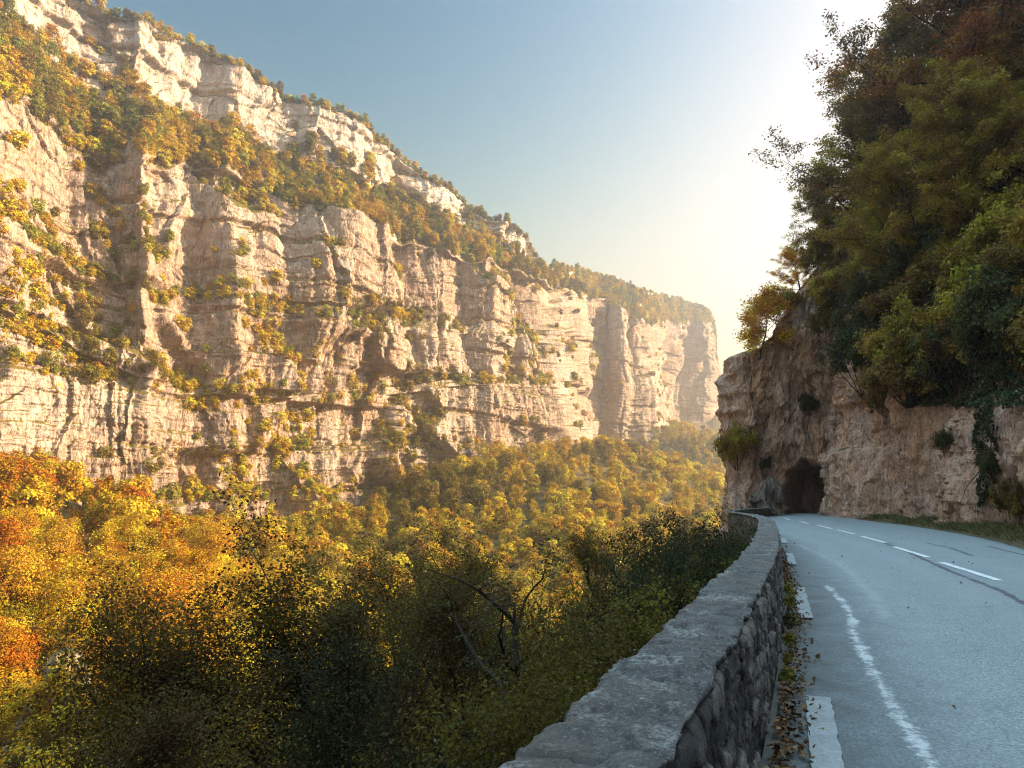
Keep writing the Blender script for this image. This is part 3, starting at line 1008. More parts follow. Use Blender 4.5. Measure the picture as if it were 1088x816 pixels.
for p0, p1 in (((869, 741), (884, 850)), ((849, 624), (856, 657)), ((838.5, 588), (842, 600)), ((831, 572), (834, 577))):
    dash(p0, p1, 0.17, PAINTW, 'edge_dash')
for p0, p1 in (((1000, 597.6), (1061.6, 617)), ((950, 581), (986, 592.4)), ((915, 569.7), (940, 576.6)), ((889, 563), (908, 567.5)),
               ((868.6, 558), (884, 562)), ((850, 554), (859, 556.6)), ((833, 550.2), (839, 552.4)), ((1098, 628), (1200, 659))):
    dash(p0, p1, 0.15, PAINT, 'centre_dash')


def verge_material():
    m = NT('verge_soil')
    p = m.pos()
    c = m.ramp(m.noise(p, 3, 8, 0.7), [(0.3, (0.05, 0.038, 0.024)), (0.5, (0.10, 0.08, 0.045)), (0.7, (0.16, 0.125, 0.08))])
    return m.principled(c, 0.95, 0.1, m.bump(m.noise(p, 9, 7, 0.7), 1.0, 0.1))


def build_verge():
    s = np.arange(-13, 64, 0.15)
    n = 16
    w = np.linspace(0, 1, n)
    R_ = cubic(REDGE, s) - 0.12; B = np.interp(s, [h[0] for h in HILLB], [h[1] for h in HILLB]) + 1.0
    B = np.maximum(B, R_ + 0.3)
    lat = R_[:, None] + (B - R_)[:, None] * w[None]
    S = np.repeat(s[:, None], n, 1)
    x, y = sl(S, lat)
    z = -0.06 + 0.09 * smooth01(w / 0.1)[None] + 0.22 * w[None] ** 1.5 + 0.05 * fbm(x / 0.6, y / 0.6, seed=311, octv=4) * smooth01(w / 0.2)[None]
    me = np_mesh('verge', np.stack([x, y, z], -1), grid_quads(len(s), n, flip=True), mats=[verge_material()])
    tag(obj('verge', me), 'earth verge between the road and the foot of the cliff', kind='structure')
    return s, R_, B


VS, VR, VB = build_verge()


# ------------------------------------------------------------------ parapet wall
def masonry_material():
    m = NT('rubble_masonry')
    p = m.pos()
    rnd = m.attr('stone'); jt = m.attr('joint')
    c = m.ramp(rnd, [(0.0, (0.025, 0.023, 0.022)), (0.35, (0.06, 0.055, 0.052)), (0.65, (0.115, 0.10, 0.088)), (1.0, (0.25, 0.22, 0.19))])
    c = m.mix(m.ramp(m.noise(p, 9, 8, 0.7), [(0.35, 0.65), (0.65, 0.0)]), c, (0.04, 0.038, 0.038))
    c = m.mix(m.ramp(m.noise(p, 16, 6, 0.7), [(0.58, 0.0), (0.70, 0.7)]), c, (0.36, 0.345, 0.31))
    c = m.mix(m.ramp(jt, [(0.25, 0.9), (0.75, 0.0)]), c, m.mix(m.noise(p, 12, 5), (0.012, 0.011, 0.010), (0.035, 0.031, 0.028)))
    n = m.bump(m.noise(p, 26, 8, 0.7), 0.9, 0.03)
    n = m.bump(m.noise(p, 110, 4, 0.6), 0.5, 0.008, n)
    return m.principled(c, 0.9, 0.25, n)


def coping_material():
    m = NT('weathered_coping')
    p = m.pos()
    rnd = m.attr('stone'); jt = m.attr('joint')
    base = m.ramp(m.noise(p, 6, 8, 0.7, 0.4), [(0.28, (0.022, 0.020, 0.019)), (0.46, (0.062, 0.058, 0.055)), (0.60, (0.11, 0.103, 0.097)), (0.75, (0.22, 0.208, 0.192))])
    c = m.mix(m.math('MULTIPLY', rnd, 0.45), base, (0.10, 0.092, 0.09))
    lich = m.math('MULTIPLY', m.ramp(m.noise(p, 3.4, 4, 0.6), [(0.55, 0.0), (0.62, 1.0)]), m.ramp(m.noise(p, 40, 7, 0.78), [(0.46, 0.0), (0.58, 0.8)]))
    c = m.mix(m.ramp(m.noise(p, 58, 3, 0.9), [(0.36, 0.9), (0.49, 0.0)]), c, (0.05, 0.05, 0.05))
    c = m.mix(m.ramp(m.noise(p, 64, 3, 0.9), [(0.54, 0.0), (0.66, 0.75)]), c, (0.27, 0.27, 0.26))
    c = m.mix(m.ramp(m.noise(p, 1.7, 5, 0.6), [(0.5, 0.0), (0.62, 0.5)]), c, (0.11, 0.085, 0.065))
    c = m.mix(m.math('MULTIPLY', lich, 0.7), c, (0.40, 0.41, 0.40))
    c = m.mix(m.ramp(m.noise(p, 13, 6, 0.72), [(0.60, 0.0), (0.70, 0.8)]), c, (0.035, 0.035, 0.038))
    c = m.mix(m.ramp(m.voro(p, 5.5), [(0.06, 0.0 + 0.85), (0.10, 0.0)]), c, (0.52, 0.53, 0.52))
    c = m.mix(m.ramp(jt, [(0.1, 0.75), (0.6, 0.0)]), c, (0.045, 0.043, 0.043))
    n = m.bump(m.noise(p, 20, 8, 0.72, 0.3), 1.0, 0.03)
    n = m.bump(m.noise(p, 130, 4, 0.7), 0.6, 0.007, n)
    return m.principled(c, 0.85, 0.3, n)


def wall_h(s):
    return np.interp(s, [-20, 20, 36, 62], [0.88, 0.86, 0.72, 0.55]) + 0.012 * fbm(s / 1.3, 0 * s, seed=401, octv=3)


def build_wall():
    s = np.concatenate([np.arange(-4, 0.4, 0.05), np.arange(0.4, 7, 0.014), np.arange(7, 14, 0.03), np.arange(14, 64, 0.12)])
    lat = cubic(WALL, s)
    ds = np.gradient(s); dl = np.gradient(lat); ln = np.hypot(ds, dl)
    nr_s, nr_l = -dl / ln, ds / ln                       # towards the road
    arc = np.concatenate([[0], np.cumsum(np.hypot(np.diff(s), np.diff(lat)))])
    H = wall_h(s)
    TH = 0.35
    e = bpy.data.objects.new('stone_wall', None); COL.objects.link(e)
    x0, y0 = sl(2.0, -0.5)
    tag(e, 'low rubble stone parapet wall with rough grey coping along the road edge', 'wall')

    def face(side, z0, nz, name):
        zz = np.linspace(0, 1, nz)
        A = np.repeat(arc[:, None], nz, 1)
        Zt = (H - 0.028)[:, None]
        Z = z0 + (Zt - z0) * zz[None]
        wx = A + 0.05 * fbm(A / 0.3, Z / 0.3, seed=411, octv=3)
        wzz = Z + 0.04 * fbm(A / 0.3, Z / 0.3, seed=412, octv=3)
        f1, f2, cid = voronoi2(wx / 0.20, wzz / 0.14, seed=420 + (side > 0), jit=0.7)
        joint = smooth01((f2 - f1) / 0.24)
        d = 0.026 * smooth01((f2 - f1) / 0.11) + 0.034 * facets(wx / 0.20, wzz / 0.14, 420 + (side > 0), 1.3, 0.7) * joint
        d = d + 0.012 * facets(wx / 0.07, wzz / 0.06, 433) * joint + 0.010 * fbm(A / 0.06, Z / 0.06, seed=430, octv=4)
        d = d + 0.02 * fbm(A / 0.6, Z / 0.5, seed=431, octv=3) - 0.035
        off = (-0.005 if side > 0 else -TH)
        batter = (1 - zz)[None] * (0.015 if side > 0 else -0.05)
        o_ = off + side * d + batter
        o_ = o_ - side * 0.07 * smooth01((zz - 0.955) / 0.045)[None]            # bedded under the coping
        S = s[:, None] + nr_s[:, None] * o_; Lt = lat[:, None] + nr_l[:, None] * o_
        X, Y = sl(S, Lt)
        me = np_mesh(name, np.stack([X, Y, Z], -1), grid_quads(len(s), nz, flip=side < 0), mats=[MAS],
                     attrs={'stone': cid, 'joint': joint})
        obj(name, me, e)

    MAS = masonry_material()
    face(1, -0.12, 62, 'road_face')
    face(-1, -3.2, 70, 'valley_face')
    # coping: rough capping that overhangs both faces a little
    prof_t = np.concatenate([np.linspace(0, 0.12, 8, endpoint=False), np.linspace(0.12, 0.88, 30, endpoint=False), np.linspace(0.88, 1, 8)])
    A = np.repeat(arc[:, None], len(prof_t), 1); T = np.repeat(prof_t[None], len(s), 0)
    W = 0.365
    side_l = np.clip((0.12 - T) / 0.12, 0, 1); side_r = np.clip((T - 0.88) / 0.12, 0, 1)
    across = np.clip((T - 0.12) / 0.76, 0, 1)
    f1, f2, cid = voronoi2((A + 0.03 * fbm(A / 0.2, T * 2, seed=441, octv=3)) / 0.27, across * 1.9 + 0.1 + 0.12 * fbm(A / 0.25, across * 2, seed=442, octv=3), seed=440, jit=0.9)
    joint = smooth01((f2 - f1) / 0.06 + 0.5 * fbm(A / 0.1, across * 3, seed=447, octv=2))
    rough = 0.018 * fbm(A / 0.09, across * 3.8, seed=450, octv=6, gain=0.6) + 0.008 * fbm(A / 0.45, across * 1.2, seed=451, octv=3) + 0.012 * facets(A / 0.16, across * 3, 455) + 0.012 * (cid - 0.5) * joint - 0.014 * (1 - joint)
    slab = A / 0.62 + 0.10 * fbm(across * 2.5, A / 0.5, seed=471, octv=3)
    sf = slab - np.floor(slab); sd = np.minimum(sf, 1 - sf) + 0.02 * fbm(A / 0.05, across * 8, seed=472, octv=2)
    keep = vnoise(np.floor(slab + 0.5) * 7.7, 0 * A, seed=473) > -0.35
    gap = np.where(keep, np.exp(-(sd / 0.028) ** 2), 0)
    rough = rough - 0.02 * gap + 0.010 * vnoise(np.floor(slab) * 5.1, 0 * A, seed=474)
    joint = joint * (1 - gap)
    edge_round = 0.006 * (np.clip((0.10 - across) / 0.10, 0, 1) ** 2 + np.clip((across - 0.90) / 0.10, 0, 1) ** 2)
    Z = H[:, None] + rough - edge_round - 0.035 * np.maximum(side_l, side_r)
    ragl = 0.022 * fbm(A / 0.16, 0 * A + 3, seed=460, octv=4) + 0.02 * (cid - 0.5); ragr = 0.022 * fbm(A / 0.16, 0 * A + 8, seed=461, octv=4) + 0.02 * (cid - 0.5)
    o_ = -0.008 - W * (1 - across) + ragr * smooth01((across - 0.6) / 0.4) - ragl * smooth01((0.4 - across) / 0.4)
    o_ = o_ - 0.03 * side_r ** 2 + 0.03 * side_l ** 2
    S = s[:, None] + nr_s[:, None] * o_; Lt = lat[:, None] + nr_l[:, None] * o_
    X, Y = sl(S, Lt)
    me = np_mesh('coping', np.stack([X, Y, Z], -1), grid_quads(len(s), len(prof_t), flip=True), mats=[coping_material()], attrs={'stone': cid, 'joint': joint})
    obj('coping', me, e)
    # closed end at the tunnel rock
    return e


WALLOBJ = build_wall()

# ------------------------------------------------------------------ tones
TONES = {'golden': (0.43, 0.265, 0.021), 'amber': (0.36, 0.16, 0.013), 'yellow': (0.44, 0.325, 0.03), 'olive': (0.18, 0.13, 0.020),
         'rust-brown': (0.19, 0.10, 0.022), 'yellow-green': (0.22, 0.20, 0.028), 'dark green': (0.055, 0.062, 0.020), 'brown-green': (0.12, 0.082, 0.020)}
USED_LABELS = set()


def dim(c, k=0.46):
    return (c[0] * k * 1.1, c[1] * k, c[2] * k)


def where(P):
    px, py, _ = project(np.array(P, float))
    return float(px), float(py)


def unique_label(stem_, P):
    px, py = where(P)
    for dx, dy in ((0, 0), (1, 0), (0, 1), (-1, 0), (0, -1), (1, 1), (-1, -1)):
        t = '%s, %d percent across and %d percent down the photo' % (stem_, round(px / 10.88) + dx, round(py / 8.16) + dy)
        if t not in USED_LABELS:
            break
    USED_LABELS.add(t)
    return t


# ------------------------------------------------------------------ forest of the gorge
NEAR_T = ([clump_tree(500 + i, 10, r_, 12000, 0.21, lobes=lb, clear=c_) for i, (r_, lb, c_) in enumerate([(3.7, 16, .06), (3.0, 18, .04), (4.2, 17, .08)])]
          + [grow_tree(506 + i, 10, r_, cl, 16, 7, 4, int(lp * 2), 0.215, sp_) for i, (r_, cl, lp, sp_) in enumerate([(3.4, .18, 11, .34), (2.9, .12, 11, .30), (3.8, .2, 10, .36), (3.2, .1, 4, .30)])])
FAR_T = ([clump_tree(520 + i, 10, r_, 2000, 0.60, lobes=lb, clear=c_) for i, (r_, lb, c_) in enumerate([(3.7, 14, .05), (3.1, 15, .03), (4.2, 14, .08)])]
         + [grow_tree(526 + i, 10, r_, cl, 13, 5, 4, 8, 0.56, .42) for i, (r_, cl) in enumerate([(3.2, .15), (2.7, .1), (3.6, .15)])])
SHRUB_T = [clump_tree(540 + i, 10, r_, 800, 1.05, lobes=lb, clear=c_) for i, (r_, lb, c_) in enumerate([(5.4, 8, 0.0), (6.0, 9, 0.0), (4.6, 8, 0.0)])]
NEAR_M = [plant_meshes('slope_tree', d, LEAF_FAR) for d in NEAR_T]
FAR_M = [plant_meshes('far_tree', d, LEAF_FAR) for d in FAR_T]
SHRUB_M = [plant_meshes('ledge_tree', d, LEAF_FAR) for d in SHRUB_T]
LODS = [NEAR_M, FAR_M, SHRUB_M]
CRAD = [3.7, 3.7, 5.2]


def forest_points():
    out = []                                      # x, y, z, height, lod, zone
    r = np.random.default_rng(77)
    # slopes: jittered grid
    for (sp_, r0, r1) in ((7.2, 45, 190), (6.6, 190, 330), (8.4, 330, 720)):
        g = np.arange(-460, 760, sp_)
        X, Y = np.meshgrid(g, g)
        X = X + r.uniform(-.45, .45, X.shape) * sp_; Y = Y + r.uniform(-.45, .45, X.shape) * sp_
        X, Y = X.ravel(), Y.ravel()
        rr = np.hypot(X, Y); az = np.degrees(np.arctan2(X, Y))
        m = (rr > r0) & (rr <= r1) & (az > -42) & (az < 24)
        X, Y = X[m], Y[m]
        dv, _, sv = seg_dist(X, Y, VALLEY); dc, _, scd = seg_dist(X, Y, BASE_POLY); dr, _, sr = seg_dist(X, Y, RIGHTSIDE)
        m = (scd > 0) & (dc > 3.0) & (sr <= 0) & (dr > 20)
        m &= ~((sv > 0) & (dr < 26))
        X, Y, sv, dc = X[m], Y[m], sv[m], dc[m]
        Z = ground_z(X, Y)
        for x, y, z, s_, d_ in zip(X, Y, Z, sv, dc):
            q = vnoise(np.array([x / 30]), np.array([y / 30]), seed=9)[0]
            h = r.uniform(8.0, 14.5) * (1 + 0.25 * q) * (1.12 if math.hypot(x, y) < 190 else 0.84) * (0.75 if d_ < 14 else 1)
            rng_ = math.hypot(x, y)
            out.append((x, y, z - 0.3, h, 0 if rng_ < 175 else 1, 'slope' if s_ <= 0 else 'near bank'))
    # the cliff: benches, rim and ledges
    st = 3
    V = CV[:, ::st]; v = CVv[::st]
    sm = V.copy()
    for _ in range(3):
        sm[1:-1, 1:-1] = (sm[:-2, 1:-1] + sm[2:, 1:-1] + sm[1:-1, :-2] + sm[1:-1, 2:] + sm[1:-1, 1:-1] * 2) / 6
    du = np.gradient(sm, axis=0); dv_ = np.gradient(sm, axis=1)
    n = np.cross(du, dv_); area = np.linalg.norm(n, axis=2) + 1e-9
    nz = np.abs(n[:, :, 2]) / area
    vv = np.repeat(v[None], len(V), 0)
    px = np.repeat(CVpx[:, None], len(v), 1)
    noise = fbm(V[:, :, 0] / 22, V[:, :, 1] / 22, V[:, :, 2] / 22, seed=99, octv=3)
    p = np.zeros_like(nz)
    bench = (vv > 6.9) & (vv < 8.2)
    p = np.where(bench, 1.0 * smooth01((nz - 0.25) / 0.2), p)
    p = np.where((vv > 8.9) & (vv < 9.35), 3.0, p)
    ledge = (vv > 1.02) & (vv <= 6.9)
    p = np.where(ledge, smooth01((nz - 0.33 + 0.45 * noise - 0.12 * ((px > 375) & (px < 600) & (vv > 2))) / 0.22) * 0.9 * (0.22 + 1.4 * smooth01(noise * 4 + 0.3)), p)
    band = ((vv > 3.1) & (vv < 4.15)) | ((vv > 5.05) & (vv < 6.15))
    bn = smooth01((fbm(px / 70, vv * 0.8, seed=104, octv=3) + 0.12) * 5)
    p = np.where(band & (px < 600), np.maximum(p, 1.3 * bn * smooth01((nz - 0.12) / 0.2)), p)
    p = np.where((vv > 8.2) & (vv <= 8.93), smooth01((nz - 0.5 + 0.2 * noise) / 0.2) * 0.5, p)
    p = np.where((px > 612) & (vv > 6.9), np.maximum(p, 0.9), p)
    p = np.where((px > 600) & (vv < 6.9), p * 0.12, p)
    W = (p * area).ravel(); W /= W.sum()
    idx = r.choice(len(W), 60000, p=W)
    cell = {}
    nk = 0
    Vf, vf, pf = V.reshape(-1, 3), vv.ravel(), px.ravel()
    for i in idx:
        x, y, z = Vf[i]
        if math.hypot(x, y) > 1100 or pf[i] < -110: continue
        b = vf[i] > 6.9
        rim = vf[i] > 8.5
        h = r.uniform(5.5, 11.5) if b else r.uniform(1.8, 4.6) + 3.0 * r.uniform() ** 3
        if rim: h = r.uniform(2.5, 7.0)
        sp_ = h * (0.46 if b else 0.6) * (1.25 if math.hypot(x, y) > 420 else 1)
        key = (int(x // 4), int(y // 4), int(z // 4))
        ok = True
        for dx in (-1, 0, 1):
            for dy in (-1, 0, 1):
                for dz in (-1, 0, 1):
                    for (a, b_, c) in cell.get((key[0] + dx, key[1] + dy, key[2] + dz), ()):
                        if (a - x) ** 2 + (b_ - y) ** 2 + (c - z) ** 2 < sp_ * sp_:
                            ok = False
        if not ok: continue
        cell.setdefault(key, []).append((x, y, z))
        nk += 1
        out.append((x, y, z - 0.4, h, 1 if (b and h > 4.5) else 2, 'rim' if rim else ('bench' if b else 'ledge')))
    return out


FOREST = forest_points()


def forest_tone(P, zone, r):
    q = vnoise(np.array([P[0] / 38.0]), np.array([P[1] / 38.0]), seed=5)[0] + r.normal() * 0.45
    px, py = where(P)
    if zone in ('bench', 'rim', 'ledge'):
        names = ['olive', 'golden', 'yellow-green', 'yellow', 'golden']
        k = int(np.clip((q + 0.95) * 2.4, 0, 4))
        if zone == 'ledge': names = ['olive', 'golden', 'yellow-green', 'yellow', 'golden']
        return names[k]
    if zone == 'near bank':
        return ['dark green', 'brown-green', 'olive', 'yellow-green'][int(np.clip((q + 0.9) * 2.1, 0, 3))]
    if px < 260:
        names = ['olive', 'golden', 'golden', 'amber', 'golden']
    else:
        names = ['olive', 'golden', 'yellow', 'golden', 'yellow']
    return names[int(np.clip((q + 0.95) * 2.5, 0, 4))]


def build_forest():
    r = np.random.default_rng(5)
    items = []
    for (x, y, z, h, lod, zone) in FOREST:
        items.append(dict(p=(x, y, z), h=h, lod=lod, zone=zone, var=int(r.integers(0, len(LODS[lod]))), rot=r.uniform(0, 6.28), tone=forest_tone((x, y, z + h / 2), zone, r), d=math.hypot(x, y)))
    items.sort(key=lambda i: i['d'])
    # which of them show, and how much of them (front to back)
    gw, gh = 272, 204
    buf = np.zeros((gh, gw), bool)
    cam0 = Vector((0, 0, CAMZ))
    for it in items:
        x, y, z = it['p']; h = it['h']
        it['seen'] = 0
        px, py, dep = project(np.array([x, y, z + h * 0.55]))
        if dep < 1: continue
        rad = F * h / 10 * CRAD[it['lod']] * 0.85 / dep
        ry = F * h * 0.45 / dep
        if px < -rad or px > 1088 + rad or py > 816 + ry or py < -ry: continue
        tgt = Vector((x, y, z + h * 0.75)); dv = tgt - cam0; L = dv.length
        hit = CLIFFBVH.ray_cast(cam0, dv.normalized(), L - 2.5)
        if hit[0] is not None: continue
        hit = HILLBVH.ray_cast(cam0, dv.normalized(), L - 2.5)
        if hit[0] is not None: continue
        c0, c1 = int(max(0, (px - rad) / 4)), int(min(gw - 1, (px + rad) / 4))
        r0, r1 = int(max(0, (py - ry) / 4)), int(min(gh - 1, (py + ry) / 4))
        if c1 < c0 or r1 < r0: continue
        sub = buf[r0:r1 + 1, c0:c1 + 1]
        it['seen'] = int((~sub).sum())
        sub[:] = True
        # ground this photo hides behind the near trees and the parapet
        if (180 < px < 545 and py > 640) or (px > 545 and py > 590): it['seen'] = it['seen'] // 6
    order = sorted(items, key=lambda i: -i['seen'])
    solo = [i for i in order[:250] if i['seen'] > 0]
    solo_ids = {id(i) for i in solo}
    PH = {'slope': ('tree on the wooded slope', 'broadleaf trees on the slope below the gorge cliff'), 'near bank': ('tree on the near bank', 'trees on the near bank below the road'),
          'bench': ('tree on the cliff bench', 'trees on the bench between the cliff tiers'), 'rim': ('tree on the cliff rim', 'trees along the cliff rim'),
          'ledge': ('shrubby tree on a cliff ledge', 'shrubby trees on the cliff ledges')}
    for it in solo:
        x, y, z = it['p']; s_ = it['h'] / 10
        lab = unique_label('%s %s' % (it['tone'], PH[it['zone']][0]), (x, y, z + it['h'] * 0.55))
        place_plant('forest_tree', LODS[it['lod']][it['var']], (x, y, z), it['rot'], s_, TONES[it['tone']], lab, 'tree', PH[it['zone']][1])
    rest = [i for i in items if id(i) not in solo_ids]
    # the rest: one mass
    src = bpy.data.collections.new('forest_sources')
    table = {}
    k = 0
    for lod, fam in enumerate(LODS):
        for var, (tm, cm) in enumerate(fam):
            for tn in TONES:
                o = bpy.data.objects.new('src_%04d' % k, None)
                table[(lod, var, tn)] = k
                k += 1
    joined = {}; tonemat = {tn: leaf_material('mass_foliage', 0.24, 0.0, tone_rgb=c_) for tn, c_ in TONES.items()}
    for (lod, var, tn), k_ in table.items():
        bpy.data.objects.remove(bpy.data.objects['src_%04d' % k_])
        if (lod, var) not in joined:
            (tv, tq), (lv, lq, lt) = [NEAR_T, FAR_T, SHRUB_T][lod][var]
            me = np_mesh('forest_mass_tree', np.concatenate([tv, lv]), np.concatenate([tq, lq + len(tv)]), mats=[BARK, LEAF_FAR], smooth=False,
                         attrs={'tone': np.concatenate([np.zeros(len(tv)), lt])})
            mi = np.zeros(len(tq) + len(lq), np.int32); mi[len(tq):] = 1
            me.polygons.foreach_set('material_index', mi)
            joined[(lod, var)] = me
        me = joined[(lod, var)].copy(); me.materials[1] = tonemat[tn]
        o = bpy.data.objects.new('src_%04d' % k_, me)
        src.objects.link(o)
    P = np.array([i['p'] for i in rest])
    me = np_mesh('forest', P)
    for nm, typ, vals in (('scl', 'FLOAT', [i['h'] / 10 for i in rest]), ('rot', 'FLOAT', [i['rot'] for i in rest]), ('idx', 'INT', [table[(i['lod'], i['var'], i['tone'])] for i in rest])):
        a = me.attributes.new(nm, typ, 'POINT')
        a.data.foreach_set('value', np.array(vals, np.int32 if typ == 'INT' else np.float32))
    fo = obj('forest', me)
    tag(fo, 'dense autumn forest on the slopes and cliff benches of the gorge', kind='stuff')
    ng = bpy.data.node_groups.new('forest_scatter', 'GeometryNodeTree')
    ng.interface.new_socket('Geometry', in_out='INPUT', socket_type='NodeSocketGeometry')
    ng.interface.new_socket('Geometry', in_out='OUTPUT', socket_type='NodeSocketGeometry')
    N = ng.nodes
    gi, go = N.new('NodeGroupInput'), N.new('NodeGroupOutput')
    ip = N.new('GeometryNodeInstanceOnPoints'); ci = N.new('GeometryNodeCollectionInfo')
    ci.inputs['Collection'].default_value = src
    ci.inputs['Separate Children'].default_value = True; ci.inputs['Reset Children'].default_value = True
    def na(nm, typ):
        a = N.new('GeometryNodeInputNamedAttribute'); a.data_type = typ; a.inputs['Name'].default_value = nm
        return a.outputs['Attribute']
    cx = N.new('ShaderNodeCombineXYZ')
    L = ng.links.new
    L(gi.outputs[0], ip.inputs['Points']); L(ci.outputs[0], ip.inputs['Instance'])
    ip.inputs['Pick Instance'].default_value = True
    L(na('idx', 'INT'), ip.inputs['Instance Index']); L(na('rot', 'FLOAT'), cx.inputs['Z']); L(cx.outputs[0], ip.inputs['Rotation']); L(na('scl', 'FLOAT'), ip.inputs['Scale'])
    L(ip.outputs[0], go.inputs[0])
    md = fo.modifiers.new('scatter', 'NODES'); md.node_group = ng
    print('FOREST', len(items), 'solo', len(solo), 'min seen', solo[-1]['seen'])


build_forest()

# ------------------------------------------------------------------ trees and shrubs on the bank below the parapet
BANK = [plant_meshes('bank_tree', grow_tree(601, 13, 4.6, 0.34, 22, 9, 6, 36, 0.09, 0.23, trunk_r=0.24), LEAF),
        plant_meshes('bank_tree', grow_tree(602, 12, 4.0, 0.15, 22, 10, 6, 36, 0.08, 0.22), LEAF),
        plant_meshes('bank_tree', grow_tree(603, 10, 3.4, 0.12, 20, 10, 6, 34, 0.072, 0.20), LEAF)]
GNARL = plant_meshes('gnarled_tree', grow_tree(611, 9, 4.2, 0.30, 12, 6, 4, 16, 0.11, 0.24, lean=(0.16, 0.0), wob=0.30, trunk_r=0.30, up=0.10, bare=0.45), LEAF)
BUSH = [plant_meshes('bank_shrub', bush_data(621, 3.0, 1.9, 20000, 0.055, 16, 0.065), LEAF),
        plant_meshes('bank_shrub', bush_data(622, 3.4, 1.4, 17000, 0.052, 15, 0.06), LEAF),
        plant_meshes('bank_shrub', bush_data(623, 2.2, 1.8, 20000, 0.048, 17, 0.06), LEAF)]
BH = [13, 12, 10]
# (px, top row, range, mesh, tone, label)
FG = [(322, 556, 25, 0, 'brown-green', 'large dark broadleaf tree filling the lower middle, in front of the golden slope'),
      (228, 628, 22, 1, 'olive', 'shaded olive tree directly left of the large dark tree'),
      (142, 705, 21, 2, 'brown-green', 'low shaded tree at the bottom edge, furthest left of the shaded bank trees'),
      (415, 596, 27, 1, 'olive', 'shaded olive tree directly right of the large dark tree'),
      (505, 612, 21, 2, 'brown-green', 'rounded shaded tree between the large dark tree and the gnarled tree'),
      (385, 690, 15, 2, 'dark green', 'dark tree low in front of the large dark tree, near the bottom edge'),
      (270, 738, 14, 2, 'brown-green', 'dim brown-green tree at the bottom edge below the large dark tree'),
      (468, 560, 44, 0, 'olive', 'taller olive tree further down the bank behind the gnarled tree'),
      (545, 640, 30, 1, 'yellow-green', 'yellow-green tree low behind the gnarled tree'),
      (650, 560, 36, 1, 'olive', 'olive tree down the bank behind the parapet shrubs')]
for px, py, r_, mi, tn, lab in FG:
    T = at_range(px, py, r_)
    z = zat(T[0], T[1])
    H = max(T[2] - z, 3.0)
    s_ = H / BH[mi]
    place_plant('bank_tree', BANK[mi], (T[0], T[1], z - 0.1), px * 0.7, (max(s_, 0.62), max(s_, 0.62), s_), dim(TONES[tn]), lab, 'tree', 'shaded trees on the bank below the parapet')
T = at_range(596, 562, 15.5); z = zat(T[0], T[1])
place_plant('gnarled_tree', GNARL, (T[0], T[1], z - 0.2), 2.6, (T[2] - z) / 9, TONES['dark green'], 'gnarled half-bare tree with dark twisting branches beside the parapet', 'tree')
FS = [(690, 526, 20, 1, 'dark green', 'tall dark green shrub behind the parapet, furthest left of its cluster'),
      (722, 520, 23, 0, 'brown-green', 'tall brown-green shrub behind the middle of the parapet'),
      (757, 542, 24, 0, 'dark green', 'dark green shrub behind the parapet, just before its bend'),
      (772, 584, 19, 2, 'yellow-green', 'small yellow-green shrub against the valley side of the parapet bend'),
      (655, 580, 15, 0, 'olive', 'olive shrub between the gnarled tree and the parapet'),
      (640, 655, 11.5, 2, 'brown-green', 'low brown-green shrub below the gnarled tree by the parapet'),
      (585, 706, 9.5, 2, 'olive', 'low olive shrub close to the near part of the parapet'),
      (520, 735, 10, 0, 'dark green', 'dark shrub at the bottom edge just left of the parapet'),
      (712, 600, 13.5, 1, 'olive', 'narrow olive shrub leaning on the parapet beyond its middle'),
      (440, 768, 10.5, 0, 'brown-green', 'brown-green shrub at the bottom edge, left of the dark shrub'),
      (735, 562, 16, 2, 'dark green', 'small dark green shrub tucked behind the parapet coping')]
BSH = [3.0, 3.4, 2.2]
for px, py, r_, mi, tn, lab in FS:
    T = at_range(px, py, r_); z = zat(T[0], T[1])
    H = max(T[2] - z, 1.2); s_ = H / BSH[mi]
    hs = min(max(s_, 0.7), 1.3)
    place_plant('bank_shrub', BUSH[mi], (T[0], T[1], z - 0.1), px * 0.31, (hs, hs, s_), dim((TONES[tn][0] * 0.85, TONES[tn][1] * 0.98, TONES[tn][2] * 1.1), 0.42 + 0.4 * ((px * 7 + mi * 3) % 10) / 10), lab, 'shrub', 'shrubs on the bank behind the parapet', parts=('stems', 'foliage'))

# ------------------------------------------------------------------ vegetation of the roadside hill
HT = [plant_meshes('hill_tree', grow_tree(701, 12, 4.6, 0.14, 24, 10, 6, 30, 0.165, 0.20), LEAF),
      plant_meshes('hill_tree', grow_tree(702, 12, 4.2, 0.10, 24, 10, 6, 30, 0.16, 0.19), LEAF),
      plant_meshes('hill_tree', grow_tree(703, 9, 3.8, 0.08, 22, 10, 6, 28, 0.145, 0.18), LEAF)]
HTH = [12, 12, 9]
